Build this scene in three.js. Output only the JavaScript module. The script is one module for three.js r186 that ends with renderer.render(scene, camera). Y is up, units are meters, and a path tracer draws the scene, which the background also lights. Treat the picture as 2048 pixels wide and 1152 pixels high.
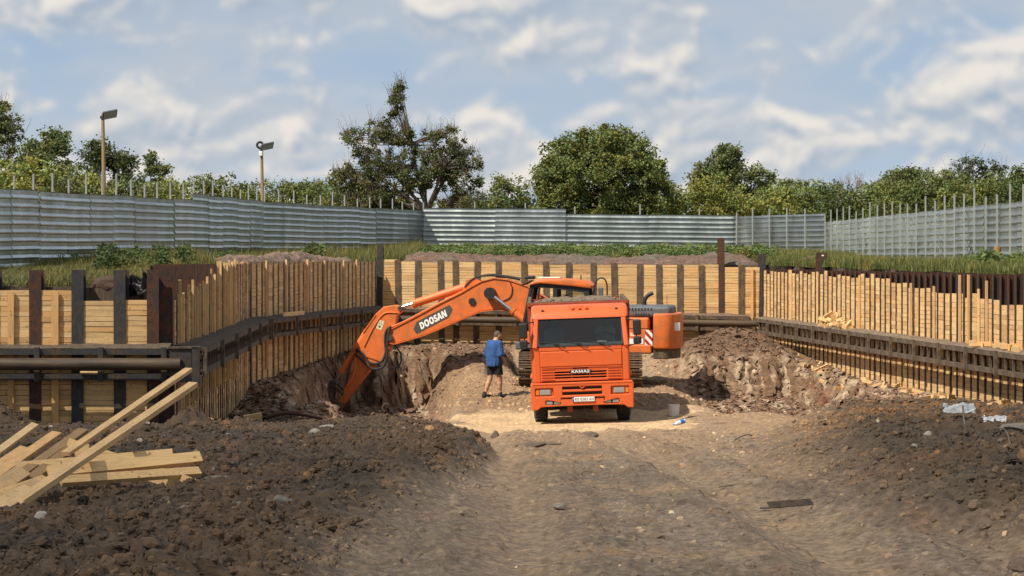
import * as THREE from 'three';
import { mergeGeometries, mergeVertices, toCreasedNormals } from 'three/addons/utils/BufferGeometryUtils.js';
import { RoundedBoxGeometry } from 'three/addons/geometries/RoundedBoxGeometry.js';
import { TextGeometry } from 'three/addons/geometries/TextGeometry.js';
import { FontLoader } from 'three/addons/loaders/FontLoader.js';
import { MarchingCubes } from 'three/addons/objects/MarchingCubes.js';

// ---------------------------------------------------------------- camera, sky, sun, exposure
// World: y = 0 is the photographer's eye, level with the rim of the pit; the pit lies towards -z. Metres.
const scene = new THREE.Scene();
const camera = new THREE.PerspectiveCamera(11.96, 2048 / 1152, 0.5, 9000);
camera.position.set(0, 0, 0);
camera.rotation.x = -0.01018;
const renderer = new THREE.WebGLRenderer({ antialias: true });
renderer.toneMapping = THREE.LinearToneMapping;
renderer.toneMappingExposure = 1.27;
renderer.shadowMap.enabled = true;

const SUN = new THREE.Vector3(-0.62, 1, 0.56).normalize();
const sun = new THREE.DirectionalLight(new THREE.Color().setRGB(1, 0.925, 0.8), 5);
sun.position.set(SUN.x * 120, SUN.y * 120, SUN.z * 120 - 65);
sun.target.position.set(0, 0, -65);
sun.castShadow = true; sun.shadow.radius = 1; sun.shadow.mapSize.set(4096, 4096);
Object.assign(sun.shadow.camera, { left: -60, right: 60, top: 60, bottom: -60, near: 1, far: 400 });
scene.add(sun, sun.target);

// ---------------------------------------------------------------- numbers: random and noise
function mulberry(a) { return () => { a = (a + 0x6d2b79f5) | 0; let t = Math.imul(a ^ (a >>> 15), 1 | a); t = (t + Math.imul(t ^ (t >>> 7), 61 | t)) ^ t; return ((t ^ (t >>> 14)) >>> 0) / 4294967296; }; }
const rnd = mulberry(20240611);
const rr = (a, b, r = rnd) => a + (b - a) * r();
const PERM = new Uint8Array(512);
{ const p = [...Array(256).keys()], r = mulberry(77); for (let i = 255; i > 0; i--) { const j = Math.floor(r() * (i + 1)); [p[i], p[j]] = [p[j], p[i]]; } for (let i = 0; i < 512; i++) PERM[i] = p[i & 255]; }
const GRAD = new Float32Array(768);
{ const r = mulberry(5); for (let i = 0; i < 256; i++) { const z = r() * 2 - 1, a = r() * 6.2832, s = Math.sqrt(1 - z * z); GRAD[i * 3] = Math.cos(a) * s; GRAD[i * 3 + 1] = Math.sin(a) * s; GRAD[i * 3 + 2] = z; } }
function noise3(x, y, z) {
  const xi = Math.floor(x), yi = Math.floor(y), zi = Math.floor(z), fx = x - xi, fy = y - yi, fz = z - zi;
  const X = xi & 255, Y = yi & 255, Z = zi & 255;
  const u = fx * fx * fx * (fx * (fx * 6 - 15) + 10), v = fy * fy * fy * (fy * (fy * 6 - 15) + 10), w = fz * fz * fz * (fz * (fz * 6 - 15) + 10);
  const A = PERM[X] + Y, B = PERM[X + 1] + Y, AA = PERM[A & 255] + Z, AB = PERM[(A + 1) & 255] + Z, BA = PERM[B & 255] + Z, BB = PERM[(B + 1) & 255] + Z;
  const g = (h, a, b, c) => { const k = PERM[h & 255] * 3; return GRAD[k] * a + GRAD[k + 1] * b + GRAD[k + 2] * c; };
  const x00 = g(AA, fx, fy, fz), x10 = g(BA, fx - 1, fy, fz), x01 = g(AB, fx, fy - 1, fz), x11 = g(BB, fx - 1, fy - 1, fz);
  const y00 = g(AA + 1, fx, fy, fz - 1), y10 = g(BA + 1, fx - 1, fy, fz - 1), y01 = g(AB + 1, fx, fy - 1, fz - 1), y11 = g(BB + 1, fx - 1, fy - 1, fz - 1);
  const a0 = x00 + u * (x10 - x00), a1 = x01 + u * (x11 - x01), b0 = y00 + u * (y10 - y00), b1 = y01 + u * (y11 - y01);
  const c0 = a0 + v * (a1 - a0), c1 = b0 + v * (b1 - b0);
  return 1.5 * (c0 + w * (c1 - c0));
}
function fbm(x, y, z, o = 4, gain = 0.5) { let s = 0, a = 1, n = 0; for (let i = 0; i < o; i++) { s += a * noise3(x, y, z); n += a; a *= gain; x = x * 2.03 + 17.1; y = y * 2.03 + 5.3; z = z * 2.03 + 9.7; } return s / n; }
function ridged(x, y, z, o = 4) { let s = 0, a = 1, n = 0; for (let i = 0; i < o; i++) { s += a * (1 - 2 * Math.abs(noise3(x, y, z))); n += a; a *= 0.5; x = x * 2.1 + 3.1; y = y * 2.1 + 8.3; z = z * 2.1 + 4.7; } return s / n; }
const clamp = (v, a = 0, b = 1) => Math.min(b, Math.max(a, v));
const smooth = (a, b, v) => { const t = clamp((v - a) / (b - a)); return t * t * (3 - 2 * t); };
const mix = (a, b, t) => a + (b - a) * t;
function table(rows) { return (d) => { if (d <= rows[0][0]) return rows[0][1]; for (let i = 1; i < rows.length; i++) if (d <= rows[i][0]) { const t = (d - rows[i - 1][0]) / (rows[i][0] - rows[i - 1][0]); return mix(rows[i - 1][1], rows[i][1], t); } return rows[rows.length - 1][1]; }; }

// ---------------------------------------------------------------- the sky: blue air with a field of broken fair-weather cloud, the same all round
{
  const W = 4096, H = 2048, data = new Float32Array(W * H * 4);
  const sheet = (x, y, z) => fbm(x * 11 + 3, y * 30, z * 11, 4, 0.55);                    // thin grey sheets with blue gaps
  const puff = (x, y, z) => { const w = 0.012 * noise3(x * 40, y * 60, z * 40); x += w; y += w * 0.6; return 0.72 * fbm(x * 34, y * 60, z * 34, 5, 0.58) + 0.3 * noise3(x * 9 + 7, y * 19, z * 9) + 0.3 * noise3(x * 17, y * 36 + 5, z * 17); };
  const lin = (r, g, b) => [r, g, b].map((v) => Math.pow(v / 255, 2.2));
  const lowBlue = lin(158, 175, 193), midBlue = lin(134, 157, 184), topBlue = lin(80, 113, 159), white = lin(216, 209, 200), grey = lin(146, 160, 176), ground = lin(112, 105, 92);
  for (let row = 0; row < H; row++) {
    const el = ((row + 0.5) / H - 0.5) * Math.PI, y = Math.sin(el), c = Math.cos(el);
    const deg = el * 180 / Math.PI;
    for (let col = 0; col < W; col++) {
      const k = (row * W + col) * 4; data[k + 3] = 1;
      if (row < H / 2) { data[k] = ground[0]; data[k + 1] = ground[1]; data[k + 2] = ground[2]; continue; }
      if (deg > 20 && (row & 1 || col & 1)) { const from = ((row & ~1) * W + (col & ~1)) * 4; data[k] = data[from]; data[k + 1] = data[from + 1]; data[k + 2] = data[from + 2]; continue; }
      const az = ((col + 0.5) / W - 0.5) * 2 * Math.PI, x = Math.cos(az) * c, z = Math.sin(az) * c;
      const t1 = smooth(0, 9, deg), t2 = smooth(9, 70, deg);
      const s = sheet(x, y, z), d = puff(x, y, z), up = puff(x - 0.002, y + 0.0045, z);
      const veil = smooth(-0.45, 0.2, s + 0.4 * d) * 0.95, thick = smooth(-0.2, 0.16, d + 0.22 * s);
      const lit = clamp(0.36 + (d - up) * 2.4 + 0.75 * d);
      for (let i = 0; i < 3; i++) {
        let v = mix(mix(lowBlue[i], midBlue[i], t1), topBlue[i], t2);
        v = mix(v, mix(grey[i], white[i], 0.3), veil * 0.8);
        v = mix(v, mix(grey[i], white[i], lit), thick * 0.88);
        data[k + i] = v;
      }
    }
  }
  const sky = new THREE.DataTexture(data, W, H, THREE.RGBAFormat, THREE.FloatType);
  sky.mapping = THREE.EquirectangularReflectionMapping; sky.magFilter = THREE.LinearFilter; sky.minFilter = THREE.LinearFilter; sky.needsUpdate = true;
  scene.background = sky; scene.environment = sky;
}

// ---------------------------------------------------------------- textures
function makeTexture(n, paint, { srgb = true, repeat = 1, h = n } = {}) {
  const data = new Uint8Array(n * h * 4);
  for (let j = 0; j < h; j++) for (let i = 0; i < n; i++) { const c = paint(i / n, j / h, i, j), k = (j * n + i) * 4; data[k] = clamp(c[0]) * 255; data[k + 1] = clamp(c[1]) * 255; data[k + 2] = clamp(c[2]) * 255; data[k + 3] = 255; }
  const t = new THREE.DataTexture(data, n, h); t.wrapS = t.wrapT = THREE.RepeatWrapping; t.magFilter = THREE.LinearFilter; t.minFilter = THREE.LinearMipmapLinearFilter; t.generateMipmaps = true;
  if (srgb) t.colorSpace = THREE.SRGBColorSpace; t.repeat.set(repeat, repeat); t.needsUpdate = true; return t;
}
// seamless noise on a torus: blends four shifted copies
function tile(f) { return (u, v) => { const a = smooth(0.0, 1, u), b = smooth(0.0, 1, v); const s = Math.sqrt((a * a + (1 - a) * (1 - a)) * (b * b + (1 - b) * (1 - b))); return (f(u, v) * (1 - a) * (1 - b) + f(u - 1, v) * a * (1 - b) + f(u, v - 1) * (1 - a) * b + f(u - 1, v - 1) * a * b) / s; }; }
const soilGrain = tile((u, v) => fbm(u * 14, v * 14, 1.7, 6, 0.62));
const soilLump = tile((u, v) => ridged(u * 9, v * 9, 4.2, 5));
const soilMap = makeTexture(512, (u, v) => { const g = 0.84 + 0.42 * soilGrain(u, v) + 0.1 * soilLump(u, v); return [g, g * 0.985, g * 0.965]; });
const soilBump = makeTexture(512, (u, v) => { const g = 0.5 + 0.42 * soilGrain(u, v) + 0.16 * soilLump(u, v); return [g, g, g]; }, { srgb: false });
const rustA = tile((u, v) => fbm(u * 5, v * 5, 3.3, 5, 0.6)), rustB = tile((u, v) => fbm(u * 30, v * 12, 8.3, 4, 0.6));
const rustMap = makeTexture(256, (u, v) => { const a = smooth(-0.3, 0.35, rustA(u, v)), b = 0.85 + 0.35 * rustB(u, v); return [mix(0.30, 0.42, a) * b, mix(0.235, 0.25, a) * b, mix(0.205, 0.165, a) * b]; });
const darkMap = makeTexture(256, (u, v) => { const a = smooth(-0.15, 0.5, rustA(u, v)), b = 0.85 + 0.4 * rustB(u, v); return [mix(0.27, 0.37, a) * b, mix(0.265, 0.29, a) * b, mix(0.265, 0.22, a) * b]; });
const dustMap = makeTexture(256, (u, v) => { const a = smooth(-0.35, 0.3, rustA(u, v)), b = 0.88 + 0.3 * rustB(u, v); return [mix(0.33, 0.45, a) * b, mix(0.28, 0.37, a) * b, mix(0.235, 0.285, a) * b]; });
const roughNoise = makeTexture(128, (u, v) => { const g = 0.75 + 0.4 * rustA(u, v); return [g, g, g]; }, { srgb: false });
// pine board: u along the grain (1 m), v across (0.25 m)
function woodTexture(seed) {
  const r = mulberry(seed), knots = []; for (let i = 0; i < 4; i++) knots.push([r(), r(), 0.008 + 0.012 * r()]);
  const base = tile((u, v) => fbm(u * 2.2, v * 5, seed, 3)), fibre = tile((u, v) => fbm(u * 7, v * 90, seed + 3, 4, 0.6)), ring = tile((u, v) => noise3(u * 1.3, v * 4 + 0.6 * noise3(u * 2, v * 3, seed), seed + 7));
  return makeTexture(512, (u, v) => {
    let w = ring(u, v) * 9; w = 0.5 + 0.5 * Math.sin(w * 4 + fibre(u, v) * 2);
    let g = 0.93 + 0.1 * base(u, v) + 0.11 * fibre(u, v) - 0.07 * w, k = 0;
    for (const [x, y, s] of knots) { const du = Math.min(Math.abs(u - x), 1 - Math.abs(u - x)), dv = Math.min(Math.abs(v - y), 1 - Math.abs(v - y)) * 0.25; k = Math.max(k, smooth(s, s * 0.45, Math.hypot(du * 0.75, dv))); }
    const stain = smooth(0.25, 0.75, base(v + 0.3, u)) * 0.12;
    g -= stain; return [mix(0.95, 0.7, k) * g, mix(0.805, 0.52, k) * g * 0.99, mix(0.595, 0.34, k) * g * (0.98 - 0.04 * w)];
  });
}
const woodMaps = [woodTexture(11), woodTexture(29), woodTexture(53)];
const barkMap = makeTexture(128, (u, v) => { const g = 0.7 + 0.5 * fbm(u * 12, v * 3, 2, 4); return [0.33 * g, 0.28 * g, 0.23 * g]; });
const zincFlake = tile((u, v) => fbm(u * 26, v * 26, 6, 3, 0.7)), zincStain = tile((u, v) => fbm(u * 3, v * 1.5, 9, 5, 0.6));
const zincMap = makeTexture(256, (u, v) => { const g = 0.71 + 0.06 * zincFlake(u, v) + 0.16 * zincStain(u, v); return [g * 0.98, g, g * 0.985]; });
const zincRough = makeTexture(256, (u, v) => { const g = 0.75 + 0.2 * zincStain(u, v) + 0.04 * zincFlake(u, v); return [g, g, g]; }, { srgb: false });
const paintDirt = tile((u, v) => fbm(u * 4, v * 4, 12, 6, 0.6));
const orangeMap = makeTexture(512, (u, v) => { const d = smooth(-0.25, 0.5, paintDirt(u, v)), s = smooth(0.3, 0.55, paintDirt(v + 0.37, u)), g = 0.97 + 0.08 * paintDirt(u + 0.3, v); return [mix(0.87, 0.6, d * 0.6) * g * (1 - 0.45 * s), mix(0.435, 0.40, d * 0.6) * g * (1 - 0.45 * s), mix(0.185, 0.25, d * 0.6) * g * (1 - 0.25 * s)]; });
const truckMap = makeTexture(512, (u, v) => { const d = clamp(smooth(0.1, 0.7, paintDirt(u, v)) + 0.5 * smooth(0.25, 0.5, soilGrain(u, v))), g = 0.98 + 0.05 * paintDirt(u + 0.3, v); return [mix(0.82, 0.64, d * 0.8) * g, mix(0.36, 0.44, d * 0.8) * g, mix(0.135, 0.32, d * 0.6) * g]; });

// ---------------------------------------------------------------- materials
const std = (o) => new THREE.MeshStandardMaterial(o);
const rgb = (r, g, b) => new THREE.Color().setRGB(r, g, b);
const M = {
  soil: std({ vertexColors: true, map: soilMap, bumpMap: soilBump, bumpScale: 0.05, roughness: 1 }),
  clod: std({ color: 0xffffff, map: soilMap, roughness: 1 }),
  wood: [], rust: std({ map: rustMap, bumpMap: roughNoise, bumpScale: 0.002, roughness: 0.85, metalness: 0.15 }),
  darkSteel: std({ map: darkMap, bumpMap: roughNoise, bumpScale: 0.002, roughness: 0.72, metalness: 0.25 }),
  dustySteel: std({ map: dustMap, bumpMap: roughNoise, bumpScale: 0.003, roughness: 0.92 }),
  pipe: std({ map: dustMap, color: rgb(0.8, 0.78, 0.72), bumpMap: roughNoise, bumpScale: 0.001, roughness: 0.6, metalness: 0.2 }),
  zinc: std({ map: zincMap, roughnessMap: zincRough, roughness: 0.42, metalness: 0.95 }),
  post: std({ map: zincMap, color: rgb(0.62, 0.61, 0.58), roughness: 0.85 }),
  orange: std({ map: orangeMap, roughness: 0.5 }),
  truck: new THREE.MeshPhysicalMaterial({ map: truckMap, roughness: 0.58, clearcoat: 0.12, clearcoatRoughness: 0.4 }),
  bedRed: std({ color: rgb(0.33, 0.06, 0.02), map: roughNoise, roughness: 0.75 }),
  black: std({ color: rgb(0.014, 0.014, 0.015), roughness: 0.55 }),
  rubber: std({ color: rgb(0.03, 0.028, 0.026), bumpMap: roughNoise, bumpScale: 0.004, roughness: 0.9 }),
  tyre: std({ color: rgb(0.05, 0.044, 0.038), bumpMap: roughNoise, bumpScale: 0.006, roughness: 0.95 }),
  chrome: std({ color: rgb(0.75, 0.75, 0.74), roughness: 0.15, metalness: 1 }),
  grey: std({ color: rgb(0.12, 0.13, 0.14), map: roughNoise, roughness: 0.6 }),
  track: std({ map: dustMap, color: rgb(1.15, 1.0, 0.86), bumpMap: roughNoise, bumpScale: 0.004, roughness: 0.8, metalness: 0.2 }),
  white: std({ color: rgb(0.75, 0.75, 0.73), roughness: 0.5 }),
  red: std({ color: rgb(0.5, 0.03, 0.025), roughness: 0.5 }),
  lens: new THREE.MeshPhysicalMaterial({ color: rgb(0.27, 0.27, 0.26), roughness: 0.2, clearcoat: 1, clearcoatRoughness: 0.1 }),
  amber: std({ color: rgb(0.75, 0.18, 0.02), roughness: 0.3 }),
  glass: new THREE.MeshPhysicalMaterial({ color: rgb(0.72, 0.78, 0.76), roughness: 0.05, transmission: 1, thickness: 0, ior: 1.5 }),
  bark: std({ map: barkMap, roughness: 1 }),
  pole: std({ map: woodMaps[1], color: rgb(0.42, 0.40, 0.42), roughness: 0.9 }),
};
const woodTones = [[0.98, 0.94, 0.88], [0.80, 0.76, 0.70], [1.0, 0.99, 0.97], [0.88, 0.76, 0.62], [0.80, 0.77, 0.73], [0.94, 0.86, 0.75], [0.70, 0.62, 0.54], [0.9, 0.88, 0.84]];
woodTones.forEach((c, i) => M.wood.push(std({ map: woodMaps[i % 3], color: rgb(...c), roughness: 0.88 })));
M.oldWood = std({ map: woodMaps[0], color: rgb(0.40, 0.35, 0.29), roughness: 0.95 });

// ---------------------------------------------------------------- building helpers
const used = new Map();
function numbered(n) { const k = used.get(n) ?? 0; used.set(n, k + 1); return k ? n + '_' + String(k).padStart(3, '0') : n; }
function sh(o) { o.castShadow = true; o.receiveShadow = true; return o; }
function thing(name, label, category, pos = [0, 0, 0], turn = 0, group) {
  const o = new THREE.Group(); o.name = numbered(name); o.position.set(...pos); o.rotation.y = turn;
  o.userData = { label, category }; if (group) o.userData.group = group; scene.add(o); return o;
}
function single(name, geo, mat, label, category, pos = [0, 0, 0], group) {
  const o = sh(new THREE.Mesh(geo, mat)); o.name = numbered(name); o.position.set(...pos); o.userData = { label, category }; if (group) o.userData.group = group; scene.add(o); return o;
}
function part(name, geo, mat, parent, pos, rot) {
  const o = sh(new THREE.Mesh(Array.isArray(geo) ? merge(geo) : geo, mat)); o.name = name; if (pos) o.position.set(...pos); if (rot) o.rotation.set(...rot); parent.add(o); return o;
}
function structure(name, geo, mat) { const o = sh(new THREE.Mesh(geo, mat)); o.name = name; o.userData = { kind: 'structure' }; scene.add(o); return o; }
function merge(list) { const flat = list.map((g) => { const h = g.index ? g.toNonIndexed() : g; for (const k of Object.keys(h.attributes)) if (!['position', 'normal', 'uv'].includes(k)) h.deleteAttribute(k); return h; }); return flat.length > 1 ? mergeGeometries(flat) : flat[0]; }
function at(g, x = 0, y = 0, z = 0, rx = 0, ry = 0, rz = 0) { if (rx) g.rotateX(rx); if (ry) g.rotateY(ry); if (rz) g.rotateZ(rz); return g.translate(x, y, z); }
function metreUV(g, s = 1, ou = 0, ov = 0) { // box-like projection in metres on the geometry's own axes
  if (g.index) g = g.toNonIndexed();
  g.computeVertexNormals();
  const p = g.attributes.position, n = g.attributes.normal, uv = new Float32Array(p.count * 2);
  for (let i = 0; i < p.count; i++) { const ax = Math.abs(n.getX(i)), ay = Math.abs(n.getY(i)), az = Math.abs(n.getZ(i)); const x = p.getX(i), y = p.getY(i), z = p.getZ(i); let u, v; if (ax >= ay && ax >= az) { u = z; v = y; } else if (ay >= az) { u = x; v = z; } else { u = x; v = y; } uv[i * 2] = u * s + ou; uv[i * 2 + 1] = v * s + ov; }
  g.setAttribute('uv', new THREE.BufferAttribute(uv, 2)); return g;
}
const box = (w, h, d, x = 0, y = 0, z = 0) => metreUV(new THREE.BoxGeometry(w, h, d)).translate(x, y, z);
function rbox(w, h, d, r = 0.02, x = 0, y = 0, z = 0, s = 2) { return metreKeep(new RoundedBoxGeometry(w, h, d, s, Math.min(r, w / 2.01, h / 2.01, d / 2.01))).translate(x, y, z); }
function metreKeep(g, s = 1) { // metre uv without touching smooth normals
  if (g.index) g = g.toNonIndexed(); const p = g.attributes.position, n = g.attributes.normal, uv = new Float32Array(p.count * 2);
  for (let i = 0; i < p.count; i++) { const ax = Math.abs(n.getX(i)), ay = Math.abs(n.getY(i)), az = Math.abs(n.getZ(i)); const x = p.getX(i), y = p.getY(i), z = p.getZ(i); let u, v; if (ax >= ay && ax >= az) { u = z; v = y; } else if (ay >= az) { u = x; v = z; } else { u = x; v = y; } uv[i * 2] = u * s; uv[i * 2 + 1] = v * s; }
  g.setAttribute('uv', new THREE.BufferAttribute(uv, 2)); return g;
}
function cyl(r0, r1, h, seg = 16, x = 0, y = 0, z = 0, axis = 'y') { const g = new THREE.CylinderGeometry(r1, r0, h, seg).toNonIndexed(); if (axis === 'x') g.rotateZ(Math.PI / 2); if (axis === 'z') g.rotateX(Math.PI / 2); return g.translate(x, y, z); }
function rod(a, b, r, seg = 8, r2 = r) { // cylinder between two points
  const A = new THREE.Vector3(...a), B = new THREE.Vector3(...b), d = B.clone().sub(A), L = d.length();
  const g = new THREE.CylinderGeometry(r2, r, L, seg); g.applyQuaternion(new THREE.Quaternion().setFromUnitVectors(new THREE.Vector3(0, 1, 0), d.normalize())); return g.translate((A.x + B.x) / 2, (A.y + B.y) / 2, (A.z + B.z) / 2).toNonIndexed();
}
function tube(pts, r, seg = 24, rad = 6) { return new THREE.TubeGeometry(new THREE.CatmullRomCurve3(pts.map((p) => new THREE.Vector3(...p))), seg, r, rad).toNonIndexed(); }
function plate(outline, depth, bevel = 0.012, curve = 6) { // 2-D outline (x, y) with thickness centred on z = 0
  const s = new THREE.Shape(outline.map((p) => new THREE.Vector2(...p)));
  const g = new THREE.ExtrudeGeometry(s, { depth: depth - 2 * bevel, bevelEnabled: bevel > 0, bevelThickness: bevel, bevelSize: bevel, bevelSegments: 2, bevelOffset: -bevel, curveSegments: curve });
  return metreUV(g.translate(0, 0, -depth / 2 + bevel));
}

// ---------------------------------------------------------------- plan of the pit (x, d) with d = distance from the photographer, z = -d
const WALL = { A: [[-10.1, 46], [-5.7, 46]], B1: [[-5.68, 46.2], [-6.55, 69]], B2: [[-6.55, 69], [-4.25, 87]], C: [[-4.25, 87], [7.95, 87]], E: [[7.95, 87], [11.0, 47]] };
const rimD = table([[30, -0.5], [46, -0.46], [55, -0.36], [66, -0.26], [87, -0.16], [103, 0.14], [110, 0.25], [150, 0.3]]);
const rimY = (x, d) => rimD(d) + 0.07 * fbm(x * 0.35, d * 0.35, 1.1, 3);
const roadY = table([[-60, -1.7], [0, -1.7], [12, -1.74], [16, -1.84], [22, -2.06], [30, -2.35], [40, -2.75], [50, -3.2], [57, -3.6], [61, -3.78], [65.5, -3.82], [70, -3.64], [74, -3.44], [80, -3.3], [90, -3.1]]);
const leftEdge = table([[0, -1.0], [12, -1.0], [16, -1.2], [22, -1.15], [30, -0.6], [36, -0.36], [45, -0.65], [53, -1.15], [56.5, -1.5], [59, -4.2], [62, -5.0], [66, -5.6], [70, -5.65], [75, -5.3], [79, -4.95], [84, -4.7]]);
const rightEdge = table([[0, 3.6], [14, 3.4], [17, 3.0], [20, 2.4], [29, 2.5], [40, 3.2], [50, 4.2], [56, 4.8], [60, 5.6], [63.5, 7.5], [66, 8.2], [72, 8.35], [76, 7.9], [80, 7.6], [90, 7.6]]);
const rightWidth = table([[0, 1.6], [18, 1.3], [25, 1.6], [40, 2.4], [57, 2.6], [61, 1.7], [64, 0.8], [90, 0.8]]);
const leftWidth = table([[0, 0.9], [20, 0.9], [36, 0.5], [56, 0.6], [60, 1.0], [64, 0.55], [90, 0.5]]);
const leftTop = table([[-60, -1.6], [12, -1.55], [16, -1.66], [20, -1.84], [25, -1.98], [30, -2.12], [36, -2.38], [42, -2.62], [46, -2.84], [52, -3.15], [57, -3.42], [62, -3.45], [66, -3.3], [70, -3.1], [80, -2.76], [90, -2.62]]);
const rightTop = table([[-60, -1.5], [14, -1.42], [18, -1.52], [25, -1.76], [36, -2.2], [45, -2.55], [55, -3.02], [64, -3.1], [73, -3.1], [80, -2.8], [90, -2.55]]);
const hill = (x, d, cx, cd, h, rx, rd = rx) => { const a = ((x - cx) / rx) ** 2 + ((d - cd) / rd) ** 2; return a > 9 ? 0 : h * Math.exp(-a); };
function groundForm(x, d) { // the shape without clods
  const wob = 0.35 * fbm(x * 0.5, d * 0.45, 3.3, 3), wobR = d > 60 ? 0.55 * fbm(x * 0.3, d * 0.9, 8.8, 3) : wob;
  const el = leftEdge(d) + wob, er = rightEdge(d) + wobR, wl = leftWidth(d), wr = rightWidth(d);
  const sl = smooth(el + wl / 2, el - wl / 2, x), sr = smooth(er - 0.1, er + wr, x);
  let floor = roadY(d) + 0.02 * clamp(x - 1.6, -1.6, 1.6) * smooth(58, 62, d) * smooth(72, 68, d);
  // the dig on the left goes deeper than the floor where the lorry stands; the bank behind closes it
  const dig = smooth(-5.7, -5.2, x) * smooth(-1.25, -2.5, x + 0.4 * wob) * smooth(57.5, 61, d);
  floor -= 1.0 * dig * smooth(84, 80, d);
  const digR = smooth(4.1, 5.4, x + 0.5 * wob) * smooth(64.6, 67.5, d); floor -= 0.5 * digR;
  const backR = digR * smooth(77.0, 78.9, d + 1.8 * wob + 0.4 * noise3(x * 1.9, 4.4, d * 0.3));
  const backL = smooth(80.0, 80.9, d + 1.6 * wob + 0.5 * noise3(x * 1.7, 2.2, d * 0.3)), backMid = smooth(76.3, 77.9, d + 1.5 * wob + 0.5 * noise3(x * 1.6, 7.2, d * 0.3));
  const closeL = smooth(-0.5, -1.5, x + wob), bank = backMid * smooth(-2.6, -1.7, x) * smooth(0.25, -0.25, x);
  floor = mix(floor, -2.68, Math.max(backL * closeL, bank, backR, smooth(80, 83, d)));
  let y = floor + sl * (leftTop(d) - floor) + sr * (rightTop(d) - floor);
  if (d < 58) y += smooth(0.3, 3.5, x - er - wr) * 0.1 + smooth(1, 6, el - x) * 0.05;
  y += hill(x, d, 6.7, 80.6, 0.62, 1.05, 1.4) + hill(x, d, 5.2, 81, 0.25, 1.2, 1.4) + hill(x, d, 4.75, 66.6, 0.34, 0.85, 1.5) + hill(x, d, 5.9, 64.6, 0.2, 0.8, 1.2);
  y += hill(x, d, -4.4, 63.2, 1.6, 0.95, 2.6) + hill(x, d, -2.6, 56.2, 0.16, 0.9, 1.2) + hill(x, d, -4.6, 55.5, 0.12, 0.7, 1.5) + hill(x, d, -5.25, 45.0, 0.3, 0.28, 0.6) + hill(x, d, -4.4, 44.5, 0.1, 0.5, 0.8);
  y += hill(x, d, -3.5, 18, 0.05, 1.3, 1.4) - hill(x, d, -4.2, 21, 0.1, 1.0, 2) + hill(x, d, -1.75, 17.7, 0.16, 0.45, 0.9) + hill(x, d, -0.95, 24.5, 0.14, 0.5, 1.2) + hill(x, d, -2.3, 27, 0.1, 1.0, 2) + hill(x, d, -2.6, 21.5, 0.12, 0.4, 0.7);
  y += hill(x, d, 5.2, 23.5, 0.16, 0.9, 2) + hill(x, d, 6.1, 57, 0.12, 0.9, 1.5) + hill(x, d, 5.3, 33, 0.16, 1.2, 3) + hill(x, d, 3.35, 17.1, 0.12, 0.28, 0.4) + hill(x, d, -8.6, 44.6, 0.5, 0.6, 0.9) - hill(x, d, -4.3, 25.4, 0.2, 1.2, 3.2);
  y += hill(x, d, -0.2, 75.5, 0.18, 0.8, 1.4) + hill(x, d, -1.4, 70, 0.12, 0.7, 1.6);
  return [y, sl, sr, Math.max(dig, digR), Math.max(backL * closeL, backR, bank)];
}
const sandAt = (x, d) => smooth(0.35, 0.75, smooth(58.0, 61.2, d + 4.5 * fbm(x * 0.5, d * 0.2, 4, 4)) * smooth(69.8, 66.8, d + 4 * fbm(x * 0.7, d * 0.4, 7, 4)) * smooth(-2.2, -0.8, x + 1.2 * fbm(d * 0.5, x, 2, 4)) * smooth(4.9, 3.3, x + 1.4 * fbm(d * 0.4, x * 0.6, 12, 4)));
const laneAt = (x, d) => x - 0.55 - 0.25 * Math.sin(d * 0.09) + 0.05 * noise3(d * 0.4, 1, 1);
function ground(x, d) {
  const [f, sl, sr, dig, back] = groundForm(x, d);
  const side = Math.max(sl, sr), sand = sandAt(x, d), pit = smooth(58, 61, d), loose = Math.max(side * mix(1, 0.8, pit), dig, back, smooth(67.5, 70, d) * 0.7);
  const r1 = ridged(x * 0.9, d * 0.6, 2.5, 3) - 0.45, r2 = fbm(x * 3.3, d * 2.6, 5.5, 4, 0.6), r3 = fbm(x * 11, d * 9, 1.5, 3, 0.6);
  let y = f + loose * (0.085 * r1 + 0.1 * r2 + 0.075 * r3 + 0.07 * (ridged(x * 3.7, d * 2.9, 7.7, 3) - 0.45) + 0.03 * noise3(x * 27, d * 20, 3));
  const road = (1 - side) * (1 - sand * 0.7) * (1 - dig);
  if (d < 62) {
    const lane = laneAt(x, d), rut = (c, w) => Math.exp(-(((lane - c) / w) ** 2));
    y += road * (-0.07 * rut(-0.72, 0.3) - 0.065 * rut(1.3, 0.3) + 0.035 * rut(-0.28, 0.2) + 0.045 * rut(0.86, 0.22) + 0.04 * rut(1.85, 0.25) - 0.04 * rut(2.4, 0.25));
    y += road * (1 - 0.75 * Math.max(rut(-0.72, 0.26), rut(1.3, 0.26))) * (0.01 * r1 + 0.014 * r2 + 0.024 * r3 + 0.018 * noise3(x * 24, d * 15, 9));
    y += road * 0.03 * smooth(0.18, 0.3, fbm(x * 3.4, d * 2.6, 33, 4)) + road * 0.05 * smooth(0.24, 0.4, fbm(x * 1.1, d * 0.55, 21, 4));
  } else y += (1 - loose) * (0.012 * r2 + 0.006 * r3);
  return { y, sl, sr, side, sand, dig, back, pit, r1, r2, r3 };
}
const groundY = (x, d) => ground(x, d).y;

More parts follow.
